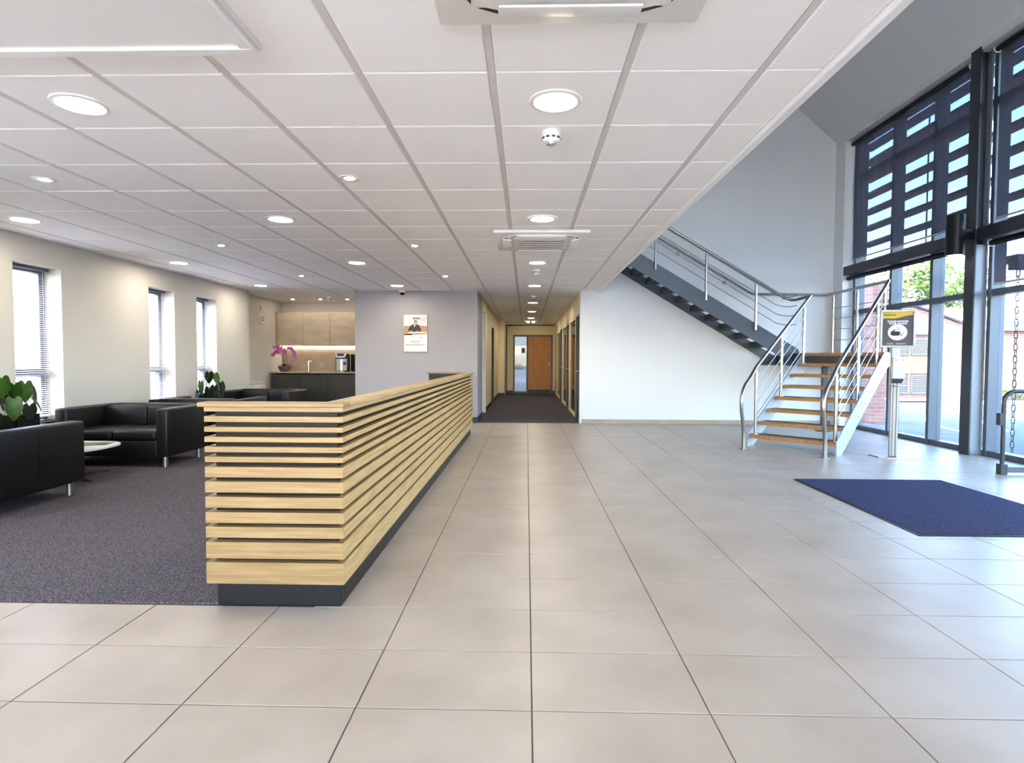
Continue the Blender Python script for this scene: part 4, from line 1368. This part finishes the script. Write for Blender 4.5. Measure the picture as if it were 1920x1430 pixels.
# ---- balustrade of the upper flight
for x in (2.174, 3.03, 3.87):
    zb, zt = ztop(x) - 0.12, rail_z(x) - 0.05
    bm = BM(); cyl(bm, (x, YO - 0.035), 0.0215, zb, zt - 0.015, 18)
    ps = sp('post', bm, 'steel', True)
    bm = BM(); tube(bm, [(x, YO - 0.035, zt - 0.02), (x, YO, zt + 0.045)], 0.008, 8)
    sp('rail_pin', bm, 'steel', par=ps)
for q in (0.70, 0.54, 0.385, 0.23):
    zz = lambda x: ztop(x) + q * 0.98 - 0.02
    bm = BM()
    tube(bm, smooth_path([(1.40, YO - 0.035, zz(1.40)), (3.0, YO - 0.035, zz(3.0)), (4.05, YO - 0.035, zz(4.05)), (4.22, YO - 0.05, zz(4.22) + 0.0), (4.34, 9.80, zz(4.34) + 0.03), (4.36, 9.55, zz(4.34) + 0.03)], 6), 0.0065, 8)
    sp('infill_rod', bm, 'steel', True)
# ---- guard along the facade side of the landing
gx = 5.50
for y in (10.62, 9.86, 9.12):
    bm = BM(); cyl(bm, (gx, y), 0.0215, ZL - 0.004, 2.33, 18)
    ps = sp('post', bm, 'steel', True)
    bm = BM(); cyl(bm, (gx, y), 0.008, 2.33, 2.385, 10)
    sp('rail_pin', bm, 'steel', par=ps)
e = L3(GO * 7 + 0.14, VR, pz(GO * 7 + 0.14) + RH)
bm = BM(); tube(bm, smooth_path([(5.40, YB - 0.06, 2.40), (5.47, YB - 0.08, 2.40), (gx, 10.70, 2.40), (gx, 9.6, 2.405), (gx, 9.10, 2.41), (gx - 0.03, 8.99, 2.405), e], 6), 0.0245, 14)
sp('handrail', bm, 'steel', True)
for z in (1.56, 1.75, 1.94, 2.13):
    bm = BM(); tube(bm, [(gx, 10.62, z), (gx, 9.12, z), L3(GO * 7 + 0.10, VR, pz(GO * 7 + 0.1) + z - 1.56 + 0.19)], 0.0065, 8)
    sp('infill_rod', bm, 'steel', True)
# wall handrail
t = thing('wall_handrail', 'stainless handrail fixed to the white wall beside the upper flight', 'handrail', (1.40, YB - 0.05, 3.0))
o_ = Vector((1.40, YB - 0.05, 3.0))
bm = BM()
pth = [Vector((1.40, YB - 0.06, 2.414 + 0.607 * (4.14 - 1.40))), Vector((4.05, YB - 0.06, 2.469)), Vector((4.12, YB - 0.06, 2.43)), Vector((4.20, YB - 0.06, 2.412)), Vector((5.40, YB - 0.06, 2.40))]
tube(bm, [p - o_ for p in pth], 0.0215, 14)
obj('rail', bm, 'steel', t, True)
for x, z in ((2.80, 2.414 + 0.607 * 1.34), (3.66, 2.414 + 0.607 * 0.48), (4.75, 2.405)):
    bm = BM(); tube(bm, [p - o_ for p in (Vector((x, YB - 0.06, z - 0.01)), Vector((x - 0.02, YB - 0.055, z - 0.07)), Vector((x - 0.02, YB - 0.004, z - 0.08)))], 0.007, 8)
    b_ = obj('bracket', bm, 'steel', t, True)
    bm = BM(); cyl(bm, (0, 0), 0.034, 0, 0.01, 20, mtx=Matrix.Translation(Vector((x - 0.02, YB, z - 0.08)) - o_) @ Matrix.Rotation(PI / 2, 4, 'X'))
    obj('rosette', bm, 'steel', b_)

# ------------------------------------------------------------------ sanitiser stand
t = thing('sanitiser_stand', 'freestanding silver hand sanitiser stand with framed sign', 'stand', (4.55, 7.30, 0))
bm = BM()
prism(bm, [(-0.20, 0.17), (0.20, 0.17), (0.23, -0.02), (0.235, -0.12), (-0.02, -0.19), (-0.20, -0.05)], 2, 0.0, 0.012)
obj('base_plate', bm, 'brushed', t)
RZ = Matrix.Rotation(math.radians(-14), 4, 'Z')
bm = BM(); box(bm, -0.045, 0.045, -0.02, 0.02, 0.012, 1.80, 0.006, mtx=RZ)
obj('pole', bm, 'brushed', t)
bm = BM()
for x in (-0.02, 0.02):
    box(bm, x - 0.004, x + 0.004, -0.023, -0.02, 0.012, 1.2, mtx=RZ)
obj('pole_groove', bm, 'frame_grey', t)
fm = RZ @ Matrix.Translation((0.005, -0.035, 1.59))
bm = BM()
for (x0, x1, z0, z1) in ((-0.19, 0.19, 0.205, 0.23), (-0.19, 0.19, -0.23, -0.205), (-0.19, -0.165, -0.205, 0.205), (0.165, 0.19, -0.205, 0.205)):
    box(bm, x0, x1, -0.012, 0.012, z0, z1, 0.003, mtx=fm)
fo = obj('sign_frame', bm, 'brushed', t)
def pf(name, poly, m, lay, par=None):
    bm = BM(); prism(bm, poly, 1, -0.002 - 0.0007 * lay, 0.004 - 0.0007 * lay)
    bmesh.ops.transform(bm, matrix=fm, verts=bm.verts[:])
    return obj(name, bm, m, par or t)
po = pf('poster', [(-0.165, -0.205), (0.165, -0.205), (0.165, 0.205), (-0.165, 0.205)], 'poster_grey', 0)
wave = [(-0.16, 0.205), (-0.16, 0.122)] + [(-0.16 + 0.32 * k / 14, 0.122 + (0.004 if k < 4 else 0.0) + 0.042 * (0 if k < 4 else (0.5 - 0.5 * math.cos(PI * (k - 4) / 10)))) for k in range(1, 15)] + [(0.16, 0.205)]
pf('yellow_band', wave, 'poster_yellow', 1, po)
pf('roundel', ell(0.0, -0.045, 0.105, 0.098, 32), 'print_white', 1, po)
pf('hand_print', [(-0.076, -0.06), (-0.07, -0.035), (-0.045, -0.02), (-0.026, -0.006), (-0.022, -0.015), (-0.038, -0.034), (0.024, -0.034), (0.03, -0.048), (0.026, -0.06), (0.02, -0.085), (-0.05, -0.088), (-0.068, -0.08)], 'print_black', 2, po)
for k in range(4):
    a = k * 0.016
    pf('finger_print', [(0.026 + a * 0.6, -0.04 + a * 0.1 - 0.03), (0.034 + a * 0.6, -0.036 + a * 0.1 - 0.03), (0.05 + a * 0.45, -0.085 + a), (0.042 + a * 0.45, -0.09 + a)], 'print_black', 2, po)
for x, z in ((-0.01, -0.012), (0.01, -0.005), (0.0, 0.012), (0.022, 0.008), (0.03, -0.014)):
    pf('drop_print', ell(x, z, 0.007, 0.006, 10), 'print_grey', 2, po)
pf('small_print', [(-0.11, -0.192), (-0.045, -0.192), (-0.045, -0.176), (-0.11, -0.176)], 'print_grey', 1, po)
pf('small_print', [(-0.015, -0.192), (0.09, -0.192), (0.09, -0.176), (-0.015, -0.176)], 'print_grey', 1, po)
FX = lambda x, z: fm @ Matrix.Translation((x, -0.0042, z)) @ Matrix.Rotation(PI / 2, 4, 'X')
text('lettering', 'PLEASE SANITISE', 0.030, 'print_white', po, FX(0.0, 0.087), bold=0.0012, sx=1.02)
text('lettering', 'YOUR HANDS', 0.030, 'print_white', po, FX(0.0, 0.060), bold=0.0012, sx=1.02)
text('lettering', 'BANKSGroup', 0.022, 'print_black', po, FX(-0.085, 0.168), bold=0.0006)
bm = BM(); box(bm, -0.055, 0.075, -0.115, -0.022, 0.98, 1.24, 0.012, 2, mtx=RZ)
ds = obj('dispenser', bm, 'white_plastic', t, True)
bm = BM(); box(bm, -0.035, 0.055, -0.120, -0.114, 1.02, 1.13, 0.004, mtx=RZ)
obj('window', bm, 'ice_blue', ds)
for x in (-0.03, 0.05):
    bm = BM(); cyl(bm, (0, 0), 0.008, 0, 0.004, 10, mtx=RZ @ Matrix.Translation((x, -0.115, 1.205)) @ Matrix.Rotation(PI / 2, 4, 'X'))
    obj('screw', bm, 'frame_grey', ds)
bm = BM(); prism(bm, [(-0.115, 0.975), (-0.022, 0.975), (-0.022, 0.92), (-0.05, 0.92)], 0, -0.04, 0.06)
bmesh.ops.transform(bm, matrix=RZ, verts=bm.verts[:])
obj('nozzle_cover', bm, 'frame_grey', t)
bm = BM(); box(bm, -0.05, 0.11, -0.16, -0.02, 0.885, 0.897, 0.003, mtx=RZ)
obj('drip_tray', bm, 'brushed', t)

# ------------------------------------------------------------------ door mat
t = thing('door_mat', 'large dark blue entrance mat on the tiled floor', 'mat', (3.41, 4.935, 0))
bm = BM(); box(bm, -0.725, 0.725, -0.935, 0.935, 0.0, 0.006, 0.002)
obj('rubber_border', bm, 'black_satin', t)
bm = BM(); box(bm, -0.705, 0.722, -0.915, 0.930, 0.006, 0.010)
obj('pile', bm, 'mat_pile', t)

# ------------------------------------------------------------------ glazed guard by the entrance
t = thing('glass_barrier', 'dark steel framed glass guard panel at the right edge', 'barrier', (5.04, 6.25, 0))
bm = BM()
pp = smooth_path([(0, 0, 0.0), (0, 0, 0.40), (0, 0, 0.74), (0.02, 0, 0.83), (0.09, 0, 0.875), (0.22, 0, 0.88)], 6)
pp.append(Vector((0.70, 0, 0.88)))
tube(bm, pp, 0.021, 12)
obj('frame_tube', bm, 'dark_frame', t, True)
bm = BM(); box(bm, 0.68, 0.72, -0.025, 0.025, 0.0, 0.88, 0.004)
obj('end_post', bm, 'dark_frame', t)
bm = BM(); box(bm, 0.02, 0.70, -0.025, 0.025, 0.02, 0.08, 0.004)
obj('bottom_rail', bm, 'grey_steel', t)
bm = BM(); box(bm, -0.036, 0.036, -0.036, 0.036, 0.0, 0.11, 0.004)
obj('foot_bracket', bm, 'dark_frame', t)
bm = BM(); box(bm, -0.058, -0.01, -0.028, 0.028, 0.52, 0.65, 0.004)
obj('hinge_block', bm, 'dark_frame', t)
bm = BM(); box(bm, 0.028, 0.68, -0.005, 0.005, 0.08, 0.84)
obj('glass_panel', bm, 'guard_pane', t)

# ------------------------------------------------------------------ outdoors, right
bm = BM(); box(bm, 5.98, 60, -40, 70, -0.3, -0.06)
struct('ground_road', bm, 'asphalt', 'grey asphalt yard outside the tall glazing', 'ground')
bm = BM(); box(bm, -60, 5.98, 20.8, 70, -0.3, -0.07); box(bm, -60, XL - 0.28, -40, 20.8, -0.3, -0.07); box(bm, -60, 60, -60, YF - 0.3, -0.3, -0.075)
struct('ground_outer', bm, 'paving', 'pale paving around the building', 'ground')
for pts_, lab in (([(8.6, 10.5), (9.6, 12.4), (11.4, 13.2)], 'thin curved pale marking on the yard outside'), ([(7.6, 10.0), (8.2, 12.0), (9.5, 14.0)], 'second thin pale marking on the yard outside')):
    bm = BM()
    pp = smooth_path([(x, y, 0) for x, y in pts_], 10)
    for a, b in zip(pp[:-1], pp[1:]):
        d = (b - a).normalized(); nrm = Vector((-d.y, d.x, 0)) * 0.05
        quad(bm, [a - nrm + Vector((0, 0, -0.055)), b - nrm + Vector((0, 0, -0.055)), b + nrm + Vector((0, 0, -0.055)), a + nrm + Vector((0, 0, -0.055))])
    tag(obj('road_marking', bm, 'road_line'), lab, 'road marking')
bm = BM(); box(bm, 12.6, 30, 17.0, 17.2, -0.06, 0.06, 0.02)
tag(obj('kerb', bm, 'kerb'), 'pale stone kerb in front of the brick outbuilding', 'kerb')
# outbuilding with curved gable, doors and louvres
t = thing('outbuilding', 'sunlit brick outbuilding with curved gable and timber doors', 'building', (11.95, 18.0, -0.06))
gp = [(-2.6, 0.0), (1.25, 0.0), (1.25, 2.35)] + [(1.25 - 3.85 * k / 12, 2.35 + 0.78 * math.sin(PI * (k / 12) * 0.62)) for k in range(1, 13)]
bm = BM(); prism(bm, gp, 1, 0.0, 5.0)
obj('wall', bm, 'brick_y', t)
rp = [(1.35, 2.33)] + [(1.35 - 4.0 * k / 12, 2.40 + 0.80 * math.sin(PI * (k / 12) * 0.62)) for k in range(13)]
bm = BM()
pu = [(1.35 - 4.0 * k / 12, 2.38 + 0.80 * math.sin(PI * (k / 12) * 0.62)) for k in range(13)]
prism(bm, pu + [(x, z + 0.05) for x, z in pu[::-1]], 1, -0.15, 5.0)
obj('roof', bm, 'roof_grey', t)
bm = BM(); box(bm, -1.05, 0.40, -0.03, 0.0, 0.25, 1.95)
dr = obj('door_panel', bm, 'timber', t)
for z0, z1 in ((0.28, 0.88), (1.45, 1.90)):
    for x0, x1 in ((-1.0, -0.36), (-0.28, 0.36)):
        bm = BM()
        for k in range(int((z1 - z0) / 0.055)):
            box(bm, x0 + 0.03, x1 - 0.03, -0.06, -0.03, z0 + k * 0.055 + 0.01, z0 + k * 0.055 + 0.04)
        for q in ((x0, x0 + 0.03, z0, z1), (x1 - 0.03, x1, z0, z1), (x0, x1, z1 - 0.01, z1 + 0.03), (x0, x1, z0 - 0.02, z0 + 0.01)):
            box(bm, q[0], q[1], -0.07, -0.03, q[2], q[3])
        obj('louvre', bm, 'louvre', t)
bm = BM(); box(bm, -1.2, 0.55, -0.10, 0.0, 2.05, 2.12); obj('lintel', bm, 'louvre', t)
bm = BM(); box(bm, -1.2, 0.55, -0.12, 0.0, 0.05, 0.13); obj('threshold', bm, 'kerb', t)
bm = BM(); tube(bm, [(-1.35, -0.06, 0), (-1.35, -0.06, 2.6)], 0.04, 10); obj('downpipe', bm, 'louvre', t)
# long low brick building to the right
t = thing('brick_building', 'long low red brick building with grey fascia beyond the yard', 'building', (14.0, 20.0, -0.06))
bm = BM(); box(bm, 0.2, 16, 0, 6, 0, 2.28); obj('wall', bm, 'brick_y', t)
bm = BM(); box(bm, 0.0, 16.2, -0.2, 6, 2.28, 2.56); obj('fascia', bm, 'fascia', t)
bm = BM(); prism(bm, [(-0.25, 2.56), (6.0, 3.6), (6.0, 2.56)], 0, 0.0, 16.2); obj('roof', bm, 'roof_grey', t)
# brick pier close outside the glazing
bm = BM(); box(bm, 6.85, 7.15, 11.75, 12.3, -0.06, 2.75)
tag(obj('brick_pier', bm, 'brick_y'), 'red brick pier outside the leftmost pane of the tall glazing', 'pier')
# hedge and trees
def leafball(bm, c, r, n, s):
    for _ in range(n):
        d = Vector((random.gauss(0, 1), random.gauss(0, 1), random.gauss(0, 1))).normalized() * r * random.uniform(0.55, 1.0)
        p = Vector(c) + Vector((d.x, d.y, d.z * 0.85))
        a = Vector((random.gauss(0, 1), random.gauss(0, 1), random.gauss(0, 1))).normalized()
        b = a.orthogonal().normalized()
        e_ = a * s; f_ = b * s * 0.55
        bm.faces.new([bm.verts.new(p - e_), bm.verts.new(p + f_), bm.verts.new(p + e_), bm.verts.new(p - f_)])
def tree(x, y, h, r, label):
    t = thing('tree', label, 'tree', (x, y, -0.07), group='trees outside')
    bm = BM(); tube(bm, smooth_path([(0, 0, 0), (0.1, 0, h * 0.35), (0.0, 0.1, h * 0.7), (0.1, 0.0, h)], 5), [0.14 - 0.11 * k / 15 for k in range(16)], 8)
    obj('trunk', bm, 'bark', t, True)
    bm = BM()
    for k in range(16):
        leafball(bm, (random.uniform(-1, 1) * r, random.uniform(-1, 1) * r, h * 0.72 + random.uniform(-0.9, 1) * r * 0.8), r * 0.42, 100, 0.13)
    tag(obj('crown', bm, 'foliage', t), kind='stuff')
tree(18.0, 28.2, 6.4, 2.1, 'leafy tree behind the left of the brick outbuilding')
tree(23.2, 31.5, 6.6, 1.5, 'smaller leafy tree behind the right of the brick outbuilding')
bm = BM()
for k in range(40):
    leafball(bm, (14.3 + k * 0.18, 19.4 + random.uniform(-0.15, 0.1), 0.18 + random.uniform(-0.1, 0.1)), 0.24, 60, 0.05)
tag(obj('hedge', bm, 'hedge'), 'low green hedge along the brick building', 'hedge', kind='stuff')
# canopy beam and hanging chain outside
bm = BM(); box(bm, 6.16, 9.0, 7.50, 7.66, 2.36, 2.50, 0.006); box(bm, 6.10, 6.20, 7.44, 7.72, 2.44, 2.53, 0.004)
tag(obj('canopy_beam', bm, 'dark_frame'), 'dark canopy beam end seen through the short roller blind', 'beam')
t = thing('hanging_chain', 'dark steel chain hanging outside the glass from the canopy beam', 'chain', (6.23, 7.58, 0.0))
bm = BM()
lk = []
for k in range(20):
    a = 2 * PI * k / 20
    lk.append((0.019 * math.cos(a), 0, 0.026 * math.sin(a) + (0.019 if math.sin(a) > 0 else -0.019)))
tube(bm, lk, 0.0055, 6, closed=True)
link_me = mesh_of(bm, 'dark_plastic', True, name='link')
z = 0.05; k = 0
while z < 2.36:
    obj('link', None, None, t, me=link_me, loc=(0, 0, z), rot=(0, 0, 0.4 + (k % 2) * PI / 2))
    z += 0.078; k += 1
# brick wall outside the left windows
bm = BM(); box(bm, -10.2, -9.9, 2.0, 16.0, -0.07, 2.4)
tag(obj('garden_wall', bm, 'brick_x'), 'pale brick wall outside the left windows', 'wall')
